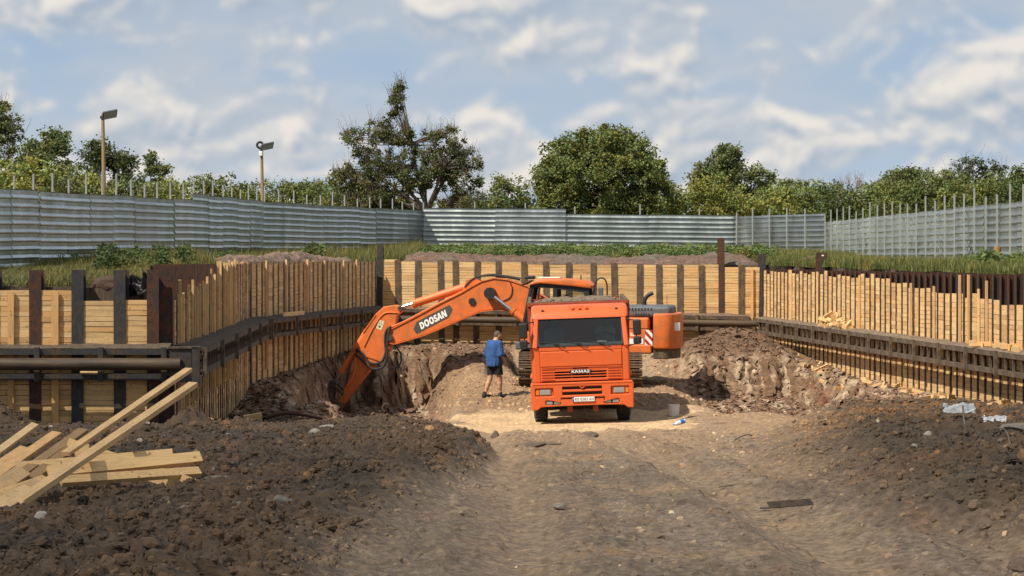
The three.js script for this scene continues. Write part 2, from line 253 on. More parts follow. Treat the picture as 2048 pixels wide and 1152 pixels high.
function soilColour(x, d, g, steep, out) {
  const n1 = fbm(x * 0.45, d * 0.35, 31, 4), n2 = fbm(x * 1.7, d * 1.1, 47, 4), n3 = fbm(x * 6, d * 4, 61, 3, 0.6), n4 = fbm(x * 2.3 + 9, d * 0.8, 71, 4);
  let c = [0.205, 0.172, 0.138];                                                       // trodden grey-brown of the haul road
  const put = (k, t) => { t = clamp(t); c = [mix(c[0], k[0], t), mix(c[1], k[1], t), mix(c[2], k[2], t)]; };
  put([0.34, 0.252, 0.172], smooth(-0.25, 0.35, n1 + 0.6 * n2 + (d - 30) * 0.03) * 0.92); // pale loam tracked up from the pit
  put([0.25, 0.145, 0.10], smooth(0.2, 0.5, n4) * 0.45); put([0.31, 0.262, 0.21], smooth(0.05, 0.5, noise3(x * 2.6, d * 0.12, 3) + 0.4 * n3) * 0.55 * (1 - g.side));                               // reddish patches
  put([0.095, 0.074, 0.056], smooth(0.05, 0.45, n2 - 0.35 * n1 + 0.5 * n3) * 0.6);
  if (d < 62) { const lane = laneAt(x, d), t = Math.max(Math.exp(-(((lane + 0.72) / 0.34) ** 2)), Math.exp(-(((lane - 1.3) / 0.34) ** 2)), 0.7 * Math.exp(-(((lane - 2.4) / 0.3) ** 2))); put([0.335, 0.258, 0.185], t * (0.7 + 0.5 * n3) * (1 - g.side)); } // dust pressed pale in the wheel tracks
  put([0.66, 0.52, 0.345], g.sand * (0.82 + 0.4 * n2));                                 // sand under the lorry
  const loose = Math.max(g.side, g.dig, g.back);
  const dark = [0.105, 0.084, 0.064], brown = [0.175, 0.122, 0.08], ochre = [0.33, 0.185, 0.08], grey = [0.155, 0.135, 0.113];
  if (loose > 0.01) {
    let s = [...brown]; const pick = (k, t) => { t = clamp(t); s = [mix(s[0], k[0], t), mix(s[1], k[1], t), mix(s[2], k[2], t)]; };
    pick(dark, smooth(-0.15, 0.3, n1 + 0.5 * n2 + (g.sr > 0.3 && d < 46 ? 0.16 : 0)));
    pick(ochre, smooth(0.12, 0.5, n4 + 0.25 * n3 + smooth(30, 38, d) * smooth(62, 56, d) * smooth(0.15, 0.5, g.sr) * 0.34 - 0.05) * 0.85);
    pick(grey, smooth(0.15, 0.45, n2 + 0.3 * n3 - 0.1) * 0.75);
    pick([0.3, 0.27, 0.235], smooth(0.52, 0.72, n3 + 0.5 * n2) * 0.7);
    if (g.pit > 0) {                                                                   // the undisturbed clay of the cut: brown above, streaked pink and white below
      const wash = noise3(x * 5.5, 1.1, d * 0.4) + 0.6 * noise3(x * 13, 7.1, d * 0.6), band = fbm(x * 0.6, g.y * 1.6, d * 0.3, 3);
      const low = smooth(-2.45, -2.95, g.y + 0.3 * band + 0.16 * wash) * g.pit;
      pick([0.235, 0.15, 0.1], 0.7 * g.pit);
      const rs = 0.8; pick([0.42, 0.275, 0.19], smooth(0.4, 0.75, hill(x, d, -4.3, 63.2, 1, 0.8, 2.4) + 0.3 * n3)); pick([0.37, 0.265, 0.195], rs * low * smooth(-0.3, 0.45, wash + 0.5 * band + 0.1));
      pick([0.56, 0.48, 0.4], rs * low * smooth(0.0, 0.5, wash + 0.6 * n3) * 0.95);
      pick([0.30, 0.135, 0.085], low * smooth(0.35, 0.8, -wash + 0.5 * n2) * 0.75);
    }
    put(s, loose);
  }
  if (g.pit > 0 && loose < 0.6) put([0.29, 0.205, 0.138], smooth(67, 70, d) * smooth(76.5, 75, d) * 0.85 * (1 + 0.3 * n3));
  const n5 = noise3(x * 19, d * 13, 5), k = mix(0.93, mix(0.47, 0.68, g.pit), clamp(Math.max(g.side, g.dig, g.back) - g.sand)) * (1 + 0.4 * n3 + 0.16 * n2 + 0.42 * n5); out[0] = c[0] * k * 1.1; out[1] = c[1] * k * 0.99; out[2] = c[2] * k * 0.85;
}

// ---------------------------------------------------------------- ground inside the pit and before it: one finely divided sheet
{
  const ds = []; for (let d = 11.5; d < 92;) { ds.push(d); d += d < 58 ? Math.max(0.035, d * 0.0031) : d < 82.5 ? 0.088 : 0.3; }
  const cols = 470, rows = ds.length, pos = new Float32Array(rows * cols * 3), col = new Float32Array(rows * cols * 3), uv = new Float32Array(rows * cols * 2), idx = new Uint32Array((rows - 1) * (cols - 1) * 6), rgbOut = [0, 0, 0];
  let q = 0;
  for (let j = 0; j < rows; j++) for (let i = 0; i < cols; i++) {
    const d = ds[j], x = (i / (cols - 1) * 2 - 1) * (0.165 * d + 2.6), g = ground(x, d), k = j * cols + i;
    const lump = Math.max(g.side, g.dig, g.back); let X = x, Z = d;
    if (lump > 0.05) { const a = 0.055 * lump * (d > 58 ? 2.6 : 1); if (d > 58) { X += 0.5 * a * noise3(x * 12, g.y * 14 + 5, d * 6); Z += a * (ridged(x * 5, g.y * 6, d * 3, 2) - 0.4) + 0.7 * a * noise3(x * 14, g.y * 16, d * 7); } X += a * noise3(x * 7, g.y * 9, d * 5); Z += a * noise3(x * 7 + 30, g.y * 9, d * 5); if (d > 58) Z += 0.15 * lump * (noise3(x * 6.5, 3.7, 1.2) + 0.5 * noise3(x * 15, 3.7, 5.2)); }
    pos[k * 3] = X; pos[k * 3 + 1] = g.y; pos[k * 3 + 2] = -Z; uv[k * 2] = (x + g.y * 0.6) / 1.3; uv[k * 2 + 1] = (d + g.y * 0.8) / 1.3;
    soilColour(x, d, g, 0, rgbOut); col.set(rgbOut, k * 3);
    if (j && i) { const a = k, b = k - 1, c = k - cols, e = k - cols - 1; idx.set([e, c, b, c, a, b], q); q += 6; }
  }
  const g = new THREE.BufferGeometry(); g.setAttribute('position', new THREE.BufferAttribute(pos, 3)); g.setAttribute('color', new THREE.BufferAttribute(col, 3)); g.setAttribute('uv', new THREE.BufferAttribute(uv, 2)); g.setIndex(new THREE.BufferAttribute(idx, 1)); g.computeVertexNormals();
  structure('pit_ground', g, M.soil);
}
// ---------------------------------------------------------------- the land round the pit out to the horizon
{
  const poly = [[-60, 46.5], [-6.1, 46.5], [-7.0, 69.2], [-4.7, 87.5], [8.45, 87.5], [11.0, 54], [12.0, 42], [60, 42], [60, -70], [-60, -70]];
  const inside = (x, d) => { let r = false; for (let i = 0, j = poly.length - 1; i < poly.length; j = i++) { const [xi, yi] = poly[i], [xj, yj] = poly[j]; if ((yi > d) !== (yj > d) && x < (xj - xi) * (d - yi) / (yj - yi) + xi) r = !r; } return r; };
  const xs = [-2500, -900, -400, -200, -120, -80, -55, -40, -30, -24, -20, -17], zs = [-400, -150, -60, -40, -25, -12, -4, 2, 6, 9, 11, 13, 16, 20, 25, 30, 35, 39, 42, 44];
  for (let x = -15; x <= 15.01; x += 0.25) xs.push(x); xs.push(17, 20, 24, 30, 40, 55, 80, 120, 200, 400, 900, 2500);
  for (let d = 45; d <= 112.01; d += 0.25) zs.push(d); zs.push(114, 117, 121, 126, 133, 142, 155, 180, 220, 300, 450, 800, 1500, 4000);
  const C = xs.length, R = zs.length, pos = [], col = [], uv = [], idx = [];
  for (let j = 0; j < R; j++) for (let i = 0; i < C; i++) {
    const x = xs[i], d = zs[j]; let y, c;
    if (inside(x, d)) { const g = groundForm(clamp(x, -14, 14), d)[0]; y = d < 11 ? g : g - 0.45 * smooth(11, 13, d); if (Math.abs(x) > 0.165 * d + 2.4) y = g - 0.02; const o = [0, 0, 0]; soilColour(x, d, { sand: 0, side: 0.5, dig: 0, back: 0, pit: 0, sl: 0, sr: 0, y: 0 }, 0, o); c = o; }
    else { y = rimY(x, d); const n = fbm(x * 0.8, d * 0.8, 3, 3), rim = [[0.45, 0], [-0.45, 0], [0, -0.5], [0, 0.4]].some(([a, b]) => inside(x + a, d + b)), t = rim ? 1 : smooth(0.1, 0.5, n); c = [mix(0.07, 0.11, t), mix(0.085, 0.078, t), mix(0.03, 0.052, t)]; }
    pos.push(x, y, -d); col.push(...c); uv.push(x / 1.3, d / 1.3);
    if (j && i) { const a = j * C + i; idx.push(a - C - 1, a - C, a - 1, a - C, a, a - 1); }
  }
  const g = new THREE.BufferGeometry(); g.setAttribute('position', new THREE.Float32BufferAttribute(pos, 3)); g.setAttribute('color', new THREE.Float32BufferAttribute(col, 3)); g.setAttribute('uv', new THREE.Float32BufferAttribute(uv, 2)); g.setIndex(idx); g.computeVertexNormals();
  structure('ground', g, M.soil);
}

// ---------------------------------------------------------------- retaining walls: steel H piles with pine boards between them
const W3 = (x, d, y = 0) => [x, y, -d];
function frame(p0, p1) { const dx = p1[0] - p0[0], dz = -(p1[1] - p0[1]); return { L: Math.hypot(dx, dz), turn: Math.atan2(-dz, dx), ux: dx / Math.hypot(dx, dz), uz: dz / Math.hypot(dx, dz) }; }
function pileGeometry(h, w = 0.18, dep = 0.4, tf = 0.018, tw = 0.014) { // H section, front flange at z = 0, running down from y = 0
  const o = [[-w / 2, 0], [w / 2, 0], [w / 2, -tf], [tw / 2, -tf], [tw / 2, -dep + tf], [w / 2, -dep + tf], [w / 2, -dep], [-w / 2, -dep], [-w / 2, -dep + tf], [-tw / 2, -dep + tf], [-tw / 2, -tf], [-w / 2, -tf]];
  const s = new THREE.Shape(o.map((p) => new THREE.Vector2(...p)));
  const g = new THREE.ExtrudeGeometry(s, { depth: h, bevelEnabled: false }); g.rotateX(Math.PI / 2); // shape y -> z, depth -> -y
  return metreUV(g, 0.9, rnd() * 3, rnd() * 3);
}
M.darkRust = std({ map: rustMap, color: rgb(0.6, 0.55, 0.52), roughness: 0.9 });
M.boards = std({ map: woodMaps[0], vertexColors: true, roughness: 0.88 });
function boardGeometry(len, h, th, seed) {
  const r = mulberry(seed), g = new THREE.BoxGeometry(len, h, th).toNonIndexed(), p = g.attributes.position;
  const off = {}; for (let i = 0; i < p.count; i++) { const key = (p.getX(i) > 0 ? 1 : 0) + (p.getY(i) > 0 ? 2 : 0); off[key] ??= [0, (r() - 0.5) * 0.012]; p.setY(i, p.getY(i) + off[key][1]); }
  g.computeVertexNormals(); const n = g.attributes.normal, uv = new Float32Array(p.count * 2), ou = r() * 5, ov = r() * 5;
  for (let i = 0; i < p.count; i++) { uv[i * 2] = p.getX(i) + ou + (Math.abs(n.getX(i)) > 0.5 ? p.getZ(i) * 3 : 0); uv[i * 2 + 1] = (Math.abs(n.getY(i)) > 0.5 ? p.getZ(i) : p.getY(i)) * 4 + ov; }
  g.setAttribute('uv', new THREE.BufferAttribute(uv, 2)); return g;
}
const plankGeometry = (len, h, th) => boardGeometry(len, h, th, 900 + Math.floor(rnd() * 1e6));
function wall(o) {
  const f = frame(o.from, o.to), g = thing(o.name ?? 'retaining_wall', o.label, 'retaining wall', W3(...o.from), f.turn);
  const piles = o.piles ?? Array.from({ length: Math.floor(f.L / o.spacing) + 1 }, (_, i) => (i + 0.5 * (o.phase ?? 0)) * o.spacing + rr(-0.03, 0.03));
  const variants = []; for (let i = 0; i < 8; i++) variants.push(boardGeometry(o.bay, o.board, 0.05, 100 + i));
  const pileG = [0, 1, 2].map(() => pileGeometry(4.6, o.flange ?? 0.18));
  piles.forEach((s, i) => {
    const top = o.pileTop(s, i), m = part('steel_pile', pileG[i % 3], o.pileMat ? o.pileMat(i) : M.rust, g, [s, top, 0], [rr(-0.004, 0.004), rr(-0.05, 0.05), rr(-1, 1) * (o.lean ?? 0.004)]);
  });
  const list = [];
  for (let i = 0; i < piles.length - 1; i++) {
    const a = piles[i], b = piles[i + 1], mid = (a + b) / 2, w = o.flush ? b - a - (o.flange ?? 0.18) - 0.012 : b - a - 0.02; if (o.skip?.(i)) continue;
    let y = o.lagBottom(mid, i); const top = o.lagTop(mid, i), warp = rr(-0.012, 0.012), zb = o.flush ? rr(-0.004, 0.002) : rr(-0.012, 0.006), tint = Math.floor(rnd() * 8);
    while (y < top - o.board * 0.4) { list.push({ x: mid, y: y + o.board / 2, z: (o.flush ? -0.034 + rr(-0.003, 0.003) : -0.048 + rr(-0.006, 0.006)) + zb, s: w / o.bay, rz: warp * 0.6 + rr(-0.007, 0.007), ry: rr(-0.012, 0.012), v: Math.floor(rnd() * 8), t: rnd() < 0.45 ? tint : Math.floor(rnd() * 8), d: o.from[1] + (o.to[1] - o.from[1]) * mid / f.L + (o.near ? o.near(mid, y) : 0) }); y += o.board + rr(0.001, 0.005); }
  }
  list.sort((p, q) => p.d - q.d);
  const rest = [], E = new THREE.Euler(), m4 = new THREE.Matrix4();
  list.forEach((b, k) => {
    if (k < (o.most ?? 300)) { const m = part('lagging_board', variants[b.v], M.wood[b.t], g, [b.x, b.y, b.z], [0, b.ry, b.rz]); m.scale.x = b.s; return; }
    const q = variants[b.v].clone(); m4.compose(new THREE.Vector3(b.x, b.y, b.z), new THREE.Quaternion().setFromEuler(E.set(0, b.ry, b.rz)), new THREE.Vector3(b.s, 1, 1)); q.applyMatrix4(m4);
    const c = woodTones[b.t], col = new Float32Array(q.attributes.position.count * 3); for (let i = 0; i < col.length; i += 3) { col[i] = c[0]; col[i + 1] = c[1]; col[i + 2] = c[2]; } q.setAttribute('color', new THREE.BufferAttribute(col, 3)); rest.push(q);
  });
  if (rest.length) { const m = part('lagging_boards', mergeGeometries(rest), M.boards, g); m.userData.kind = 'stuff'; }
  for (const [s, w, top, bottom, lean = 0, z = 0.03] of o.battens ?? []) { const m = part('batten', plankGeometry(top - bottom, w, 0.045), M.wood[Math.floor(rnd() * 6)], g, [s, (top + bottom) / 2, z], [0, 0, Math.PI / 2 + lean]); }
  return { group: g, f, piles };
}
const baseAt = (p0, p1) => (s) => { const L = Math.hypot(p1[0] - p0[0], p1[1] - p0[1]), t = s / L; return groundForm(mix(p0[0], p1[0], t), mix(p0[1], p1[1], t) - 0.3)[0] - 0.45; };

// the wall beside the timber stack, square to the view
const wallA = wall({ from: WALL.A[0], to: WALL.A[1], label: 'timber and steel retaining wall beside the loose planks', bay: 0.69, board: 0.085, flange: 0.2, piles: [0.02, 0.72, 1.41, 2.12, 2.83, 3.53, 4.09], lean: 0.003,
  pileTop: (s, i) => -0.17 + [0, 0.01, -0.01, 0, 0.005, 0, 0.01][i], pileMat: (i) => [M.darkSteel, M.rust, M.darkSteel, M.rust, M.darkSteel, M.darkSteel, M.rust][i], lagTop: (s, i) => [-0.52, -0.53, -0.56, -0.54, -0.65, -0.64][i], lagBottom: () => -3.05,
  battens: [[1.0, 0.1, -0.54, -3.0], [1.72, 0.1, -0.53, -3.0], [2.46, 0.115, -0.52, -3.0]] });
// the long side wall in shade: two lengths that meet at a bend
const r8 = mulberry(808);
const lagB1 = (s) => table([[0, -0.64], [3, -0.6], [6, -0.5], [9, -0.34], [12, -0.16], [16, -0.07], [30, -0.05]])(s) + rr(-0.05, 0.05);
const b1 = []; for (let i = 0; i < 17; i++) { const s = 0.6 + i * 0.95 + r8() * 0.3; b1.push([s, 0.06 + 0.03 * r8(), lagB1(s) + 0.02 + 0.3 * r8() * (s < 12 ? 1 : 0.3), -2.6, 0.02 * (r8() - 0.5)]); }
const wallB1 = wall({ from: WALL.B1[0], to: WALL.B1[1], label: 'shaded retaining wall with stakes of uneven height standing above its boards', spacing: 0.64, flange: 0.14, bay: 0.62, board: 0.1, flush: true, pileTop: () => -0.09 + rr(-0.02, 0.02), lagTop: lagB1, lagBottom: baseAt(...WALL.B1), most: 260, battens: b1 });
const b2 = []; for (let i = 0; i < 6; i++) b2.push([1 + i * 2.6 + r8(), 0.07, -0.02 + 0.08 * r8(), -2.8, 0.03 * (r8() - 0.5)]);
const wallB2 = wall({ from: WALL.B2[0], to: WALL.B2[1], label: 'shaded retaining wall with even board tops behind the digging arm', spacing: 0.66, flange: 0.15, bay: 0.64, board: 0.1, flush: true, pileTop: () => -0.05 + rr(-0.02, 0.02), pileMat: () => M.dustySteel, lagTop: () => -0.1 + rr(-0.03, 0.03), lagBottom: baseAt(...WALL.B2), most: 200, battens: b2 });
// the sunlit wall across the end of the pit
const pxC = [760, 795, 836, 881, 911, 955, 997, 1048, 1092, 1138, 1187, 1228, 1280, 1318, 1360, 1403, 1443, 1483, 1526].map((p) => (p - 1024) * 87 / 5500 + 4.25 - 0.0);
const topC = (s) => mix(0.0, -0.2, s / 12.2);
const wallC = wall({ from: WALL.C[0], to: WALL.C[1], label: 'sunlit retaining wall across the far end of the pit', bay: 0.65, board: 0.082, piles: pxC, flange: 0.19, lean: 0.02, most: 300, near: (s, y) => (y > -1.7 ? 0 : 9) + Math.abs(s - 8) * 0.01,
  pileTop: (s, i) => (i === 0 ? 0.52 : i === 16 ? 0.7 : i === 18 ? 0.18 : topC(s) + 0.02 + rr(-0.02, 0.02)), pileMat: (i) => (i === 16 ? M.rust : i === 18 || i === 0 ? M.darkSteel : M.dustySteel), lagTop: (s) => topC(s) - 0.02 + rr(-0.03, 0.03), lagBottom: () => -2.95, battens: [[11.85, 0.07, -0.24, -2.2]] });
// the brightly lit side wall
const topE = table([[0, -0.36], [9, -0.38], [17, -0.46], [22, -0.66], [27, -0.8], [30, -0.9], [42, -1.0]]);
const lenE = Math.hypot(3.05, 40);
const e1 = [[26.2, 0.07, -0.33, -2.2], [27.0, 0.08, -0.32, -2.2], [27.9, 0.06, -0.62, -1.9], [28.6, 0.07, -0.44, -2.0], [15.2, 0.07, -0.4, -2.3], [9.3, 0.06, -0.33, -2.3], [5.1, 0.06, -0.3, -2.2], [21.3, 0.07, -0.55, -2.3], [23.7, 0.06, -0.6, -2.2]];
const wallE = wall({ from: [...WALL.E[1]].map((v, i) => WALL.E[0][i]), to: WALL.E[1], label: 'brightly lit retaining wall running along the grass bank', spacing: 0.63, flange: 0.135, bay: 0.61, board: 0.1, flush: true, pileTop: () => -0.3 + rr(-0.02, 0.02), pileMat: () => M.darkRust, lagTop: (s) => topE(s) + rr(-0.07, 0.05), lagBottom: baseAt(...WALL.E), most: 300, battens: e1, near: (s) => (s > 33 ? 100 : 0) });

// ---------------------------------------------------------------- waling beams: two rails with upright stiffeners, half a metre in front of each wall, and the soil that fell on them
function waling(o) {
  const f = frame(o.from, o.to), g = thing('waling_beam', o.label, 'steel beam', W3(...o.from), f.turn), z = o.z ?? 0.46, H = o.h ?? 0.46, a = o.start ?? 0, b = o.end ?? f.L;
  const slope = Math.atan2(o.top(b) - o.top(a), b - a), n = Math.max(1, Math.round((b - a) / 12)), len = (b - a) / n;
  for (let i = 0; i < n; i++) {
    const s = a + (i + 0.5) * len, y = o.top(s);
    for (const [nm, dy, hh] of [['top_rail', 0, 0.1], ['bottom_rail', -H + 0.1, 0.1]]) part(nm, [box(len - 0.004, hh, 0.014, 0, dy - hh / 2, z), box(len - 0.004, 0.014, 0.12, 0, dy - 0.007, z - 0.067), box(len - 0.004, 0.014, 0.12, 0, dy - hh + 0.007, z - 0.067)], o.mat ?? M.dustySteel, g, [s, y, 0], [0, 0, slope]);
    part('inner_rail', [box(len - 0.004, 0.1, 0.014, 0, -0.05, 0.06), box(len - 0.004, 0.1, 0.014, 0, -H + 0.05, 0.06)], o.mat ?? M.dustySteel, g, [s, y, 0], [0, 0, slope]);
  }
  const thin = box(0.035, H - 0.2, 0.05), wide = box(0.09, H + 0.05, 0.06), cross = box(0.05, 0.05, z - 0.16);
  let k = 0; for (let s = a + 0.1; s < b; s += o.pitch ?? 0.63) { const w = k++ % (o.every ?? 4) === 0; part('stiffener', w ? wide : thin, o.mat ?? M.dustySteel, g, [s + rr(-0.05, 0.05), o.top(s) - H / 2, w ? z + 0.04 : z - 0.03]); if (w) part('bracket', cross, M.darkSteel, g, [s, o.top(s) - H + 0.1, z / 2 - 0.02]); }
  // soil on the shelf
  const cols = Math.round((b - a) / 0.09), rows = 9, pos = [], col = [], uv = [], idx = [];
  for (let j = 0; j < rows; j++) for (let i = 0; i <= cols; i++) { const s = a + (b - a) * i / cols, t = j / (rows - 1), n1 = fbm(s * 1.3, t * 2, o.top(a) * 9 + f.L, 3), n2 = fbm(s * 6, t * 5, f.L, 3); let y = o.top(s) + 0.012 + (o.soil ?? 0.05) * Math.max(0, 1 - t * 0.75 + 0.8 * n1) + 0.02 * Math.max(-0.3, n2); if (j === rows - 1) y = o.top(s) + 0.004 + 0.015 * Math.max(0, n2 + n1); pos.push(s, y, -0.06 + t * (z + 0.055)); const k2 = 0.7 * (1 + 0.35 * n2 + 0.2 * n1), c = o.soilColour ?? [0.2, 0.145, 0.1]; col.push(c[0] * k2, c[1] * k2, c[2] * k2); uv.push(s / 1.3, t * 0.4); if (j && i) { const q = j * (cols + 1) + i; idx.push(q - cols - 2, q - 1, q - cols - 1, q - cols - 1, q - 1, q); } }
  const sg = new THREE.BufferGeometry(); sg.setAttribute('position', new THREE.Float32BufferAttribute(pos, 3)); sg.setAttribute('color', new THREE.Float32BufferAttribute(col, 3)); sg.setAttribute('uv', new THREE.Float32BufferAttribute(uv, 2)); sg.setIndex(idx); sg.computeVertexNormals();
  const soil = sh(new THREE.Mesh(sg, M.soil)); soil.name = numbered('shelf_soil'); soil.position.copy(g.position); soil.rotation.y = f.turn; soil.userData = { kind: 'stuff', label: o.soilLabel, category: 'soil' }; scene.add(soil);
  return { g, f, z };
}
waling({ from: WALL.A[0], to: WALL.A[1], label: 'dark steel double beam along the wall beside the loose planks', top: () => -1.47, mat: M.darkSteel, every: 1, pitch: 1.05, soil: 0.05, h: 0.52, soilLabel: 'brown soil spilled along the beam by the loose planks' });
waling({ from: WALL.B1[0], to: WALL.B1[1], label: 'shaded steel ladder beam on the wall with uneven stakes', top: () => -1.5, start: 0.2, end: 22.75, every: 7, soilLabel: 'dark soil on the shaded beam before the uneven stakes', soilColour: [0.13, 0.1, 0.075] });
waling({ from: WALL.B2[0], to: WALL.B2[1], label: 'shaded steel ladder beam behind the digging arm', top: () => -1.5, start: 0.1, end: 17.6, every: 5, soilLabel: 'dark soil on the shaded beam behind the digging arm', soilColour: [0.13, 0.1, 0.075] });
waling({ from: WALL.C[0], to: WALL.C[1], label: 'brown steel double beam across the far end wall', top: (s) => mix(-1.52, -1.8, s / 12.2), start: 0.5, end: 11.75, every: 3, soil: 0.07, soilColour: [0.26, 0.17, 0.115], soilLabel: 'reddish soil on the beam of the far end wall' });
waling({ from: WALL.E[0], to: WALL.E[1], label: 'dusty steel ladder beam on the brightly lit wall', top: (s) => -1.84 - 0.0015 * s, z: 0.33, start: 0.3, end: 39, every: 4, soil: 0.06, soilColour: [0.27, 0.2, 0.14], soilLabel: 'pale soil on the beam of the brightly lit wall' });
{ const g = thing('corner_bracket', 'dark steel corner box where pipe and beams meet', 'steel bracket', [-5.28, -2.02, -45.35]); part('plate', box(0.36, 0.55, 0.03, -0.19, 0.275, 0), M.darkSteel, g); part('post', box(0.11, 0.6, 0.22, 0.06, 0.28, -0.06), M.darkSteel, g); part('cap', box(0.5, 0.03, 0.26, -0.13, 0.575, -0.08), M.dustySteel, g); }
function pipeThing(a, b, r, label) { const g = rod(a, b, r, 20); return single('steel_pipe', g, M.pipe, label, 'steel pipe'); }
pipeThing([-10.2, -1.715, -45.28], [-5.46, -1.715, -45.28], 0.1, 'dusty steel pipe ending at the dark corner box');
pipeThing([-4.3, -1.83, -86.2], [8.1, -2.0, -86.2], 0.1, 'long grey steel pipe along the far end wall');
single('stick', rod([-7.15, -1.865, -45.5], [-6.85, -1.87, -45.5], 0.025, 8), M.wood[2], 'short pale stick on the beam under the pipe', 'stick');
// steel standing above the walls
function extraPile(label, x, d, top, w, mat, turn = 0) { const o = single('steel_pile', pileGeometry(2.2, w, 0.3), mat, label, 'steel pile', [x, top, -d]); o.rotation.y = turn; return o; }
extraPile('wide rusty pile with a white mark above the lit wall', 9.0, 79.8, 0.22, 0.3, M.rust);
extraPile('short brown pile stub in the soil behind the corner', 8.75, 85.6, -0.12, 0.26, M.rust);
single('paint_mark', box(0.07, 0.035, 0.006), M.white, 'small white paint mark on the wide rusty pile', 'paint mark', [9.02, 0.13, -79.796]);
single('wood_stump', cyl(0.11, 0.085, 0.6, 9), M.oldWood, 'weathered wooden stump post on the grass by the fence', 'wooden post', [11.35, 0.02, -64.5]).rotation.z = -0.16;
// offcuts lying on the shelf of the lit wall: a heap and a scatter
{
  const place = (s, z, y, f) => { const e = frame(...WALL.E); return [WALL.E[0][0] + e.ux * s - e.uz * z * 1, y, -WALL.E[0][1] + e.uz * s + e.ux * z]; };
  const along = frame(...WALL.E).turn; let n = 0;
  const offcut = (s, z, y, len, w, th, turn, tilt, label, group) => { const o = single('board_offcut', plankGeometry(len, w, th), M.wood[n++ % 6], label, 'wood offcut', place(s, z, y), group); o.rotation.set(tilt * 0.6, along + turn, tilt); };
  const r = mulberry(99);
  for (let i = 0; i < 46; i++) { const t = Math.sqrt(r()), s = 12.6 + (r() - 0.5) * 4.6 * (1 - 0.2 * t), h = Math.max(0, 0.42 * (1 - Math.abs(s - 12.3) / 2.4)) * r(); offcut(s, 0.06 + 0.2 * r(), -1.8 + h, 0.14 + 0.26 * r(), 0.09, 0.045, r() * 6.3, (r() - 0.5) * 1.1, 'short pine offcut in the heap on the lit wall beam', 'heap of pine offcuts on the beam'); }
  for (let i = 0; i < 20; i++) offcut(27.6 + r() * 8, 0.06 + 0.2 * r(), -1.83 + 0.08 * r(), 0.3 + 0.5 * r(), 0.1, 0.04, (r() - 0.5) * 1.3, (r() - 0.5) * 0.15, 'pine offcut lying flat on the lit wall beam', 'flat offcuts on the beam');
  for (let i = 0; i < 34; i++) { const s = 8 + r() * 24, e = place(s, 0.15 + 0.7 * r() * r() + (s > 24 ? 0.5 * r() : 0), 0); const o = single('board_offcut', plankGeometry(0.16 + 0.32 * r(), 0.09, 0.04), M.wood[i % 6], 'pine offcut on the soil at the foot of the lit wall', 'wood offcut', [e[0], groundY(e[0], -e[2]) + 0.03, e[2]], 'offcuts at the foot of the lit wall'); o.rotation.set((r() - 0.5) * 0.5, r() * 6.3, (r() - 0.5) * 0.6); }
  { const e = frame(...WALL.B2), s = 3.6; const o = single('loose_board', plankGeometry(2.6, 0.13, 0.04), M.wood[2], 'pale board lying on the shaded beam at the bend', 'board', [WALL.B2[0][0] + e.ux * s - e.uz * 0.34, -1.43, -69 + e.uz * s + e.ux * 0.34]); o.rotation.y = e.turn; }
  { const o = single('board_offcut', plankGeometry(0.36, 0.16, 0.05), M.wood[2], 'pale board end on the dark soil below the shaded wall', 'wood offcut', [-5.0, groundY(-5.0, 53) + 0.06, -53]); o.rotation.set(0.3, 0.3, 0.05); }
}
// spoil thrown up behind the walls
function ridge(label, from, to, hs, width, tone, seed) {
  const f = frame(from, to), cols = Math.round(f.L / 0.1), rows = 26, pos = [], col = [], uv = [], idx = [];
  for (let j = 0; j < rows; j++) for (let i = 0; i <= cols; i++) { const s = f.L * i / cols, t = j / (rows - 1), z = -t * width, env = Math.sin(Math.PI * clamp(t * 0.98 + 0.01)) ** 0.8 * smooth(0, 0.6, s) * smooth(f.L, f.L - 0.6, s); const n1 = fbm(s * 0.8, t * 1.5, seed, 3), n2 = fbm(s * 4, t * width * 4, seed + 3, 4, 0.6); const wx = from[0] + f.ux * s + f.uz * -z * -1, y = rimY(from[0] + f.ux * s, from[1] - f.uz * s + t * width) - 0.06 + env * Math.max(0.02, hs(s) * (1 + 0.5 * n1) + 0.16 * n2); pos.push(s + 0.07 * n2, y, z + 0.1 * n2); const k = 0.62 * (1 + 0.7 * n2 + 0.25 * n1 + 0.4 * noise3(s * 11, t * width * 11, seed)), c = n1 > 0.12 ? tone[1] : tone[0], u = smooth(-0.1, 0.2, n1), cc = [0, 1, 2].map((q) => mix(tone[0][q], tone[1][q], u) * k); col.push(...cc); uv.push(s / 1.3, t * width / 1.3); if (j && i) { const q = j * (cols + 1) + i; idx.push(q - cols - 2, q - cols - 1, q - 1, q - cols - 1, q, q - 1); } }
  const g = new THREE.BufferGeometry(); g.setAttribute('position', new THREE.Float32BufferAttribute(pos, 3)); g.setAttribute('color', new THREE.Float32BufferAttribute(col, 3)); g.setAttribute('uv', new THREE.Float32BufferAttribute(uv, 2)); g.setIndex(idx); g.computeVertexNormals();
  const o = single('spoil_ridge', g, M.soil, label, 'soil heap', W3(...from)); o.rotation.y = f.turn; return o;
}
ridge('low ridge of reddish brown spoil behind the far end wall', [-3.9, 87.55], [8.1, 87.55], table([[0, 0.3], [1, 0.42], [3, 0.36], [5.5, 0.3], [7.5, 0.24], [9.2, 0.34], [10.4, 0.38], [11.6, 0.32], [12, 0.22]]), 2.6, [[0.26, 0.16, 0.115], [0.2, 0.16, 0.125]], 5);
ridge('pinkish rubble spread behind the shaded wall at the bend', [-7.05, 67], [-4.75, 87.2], table([[0, 0.2], [3, 0.4], [8, 0.36], [12, 0.46], [16, 0.34], [20, 0.26]]), 1.3, [[0.34, 0.225, 0.165], [0.27, 0.19, 0.14]], 9);
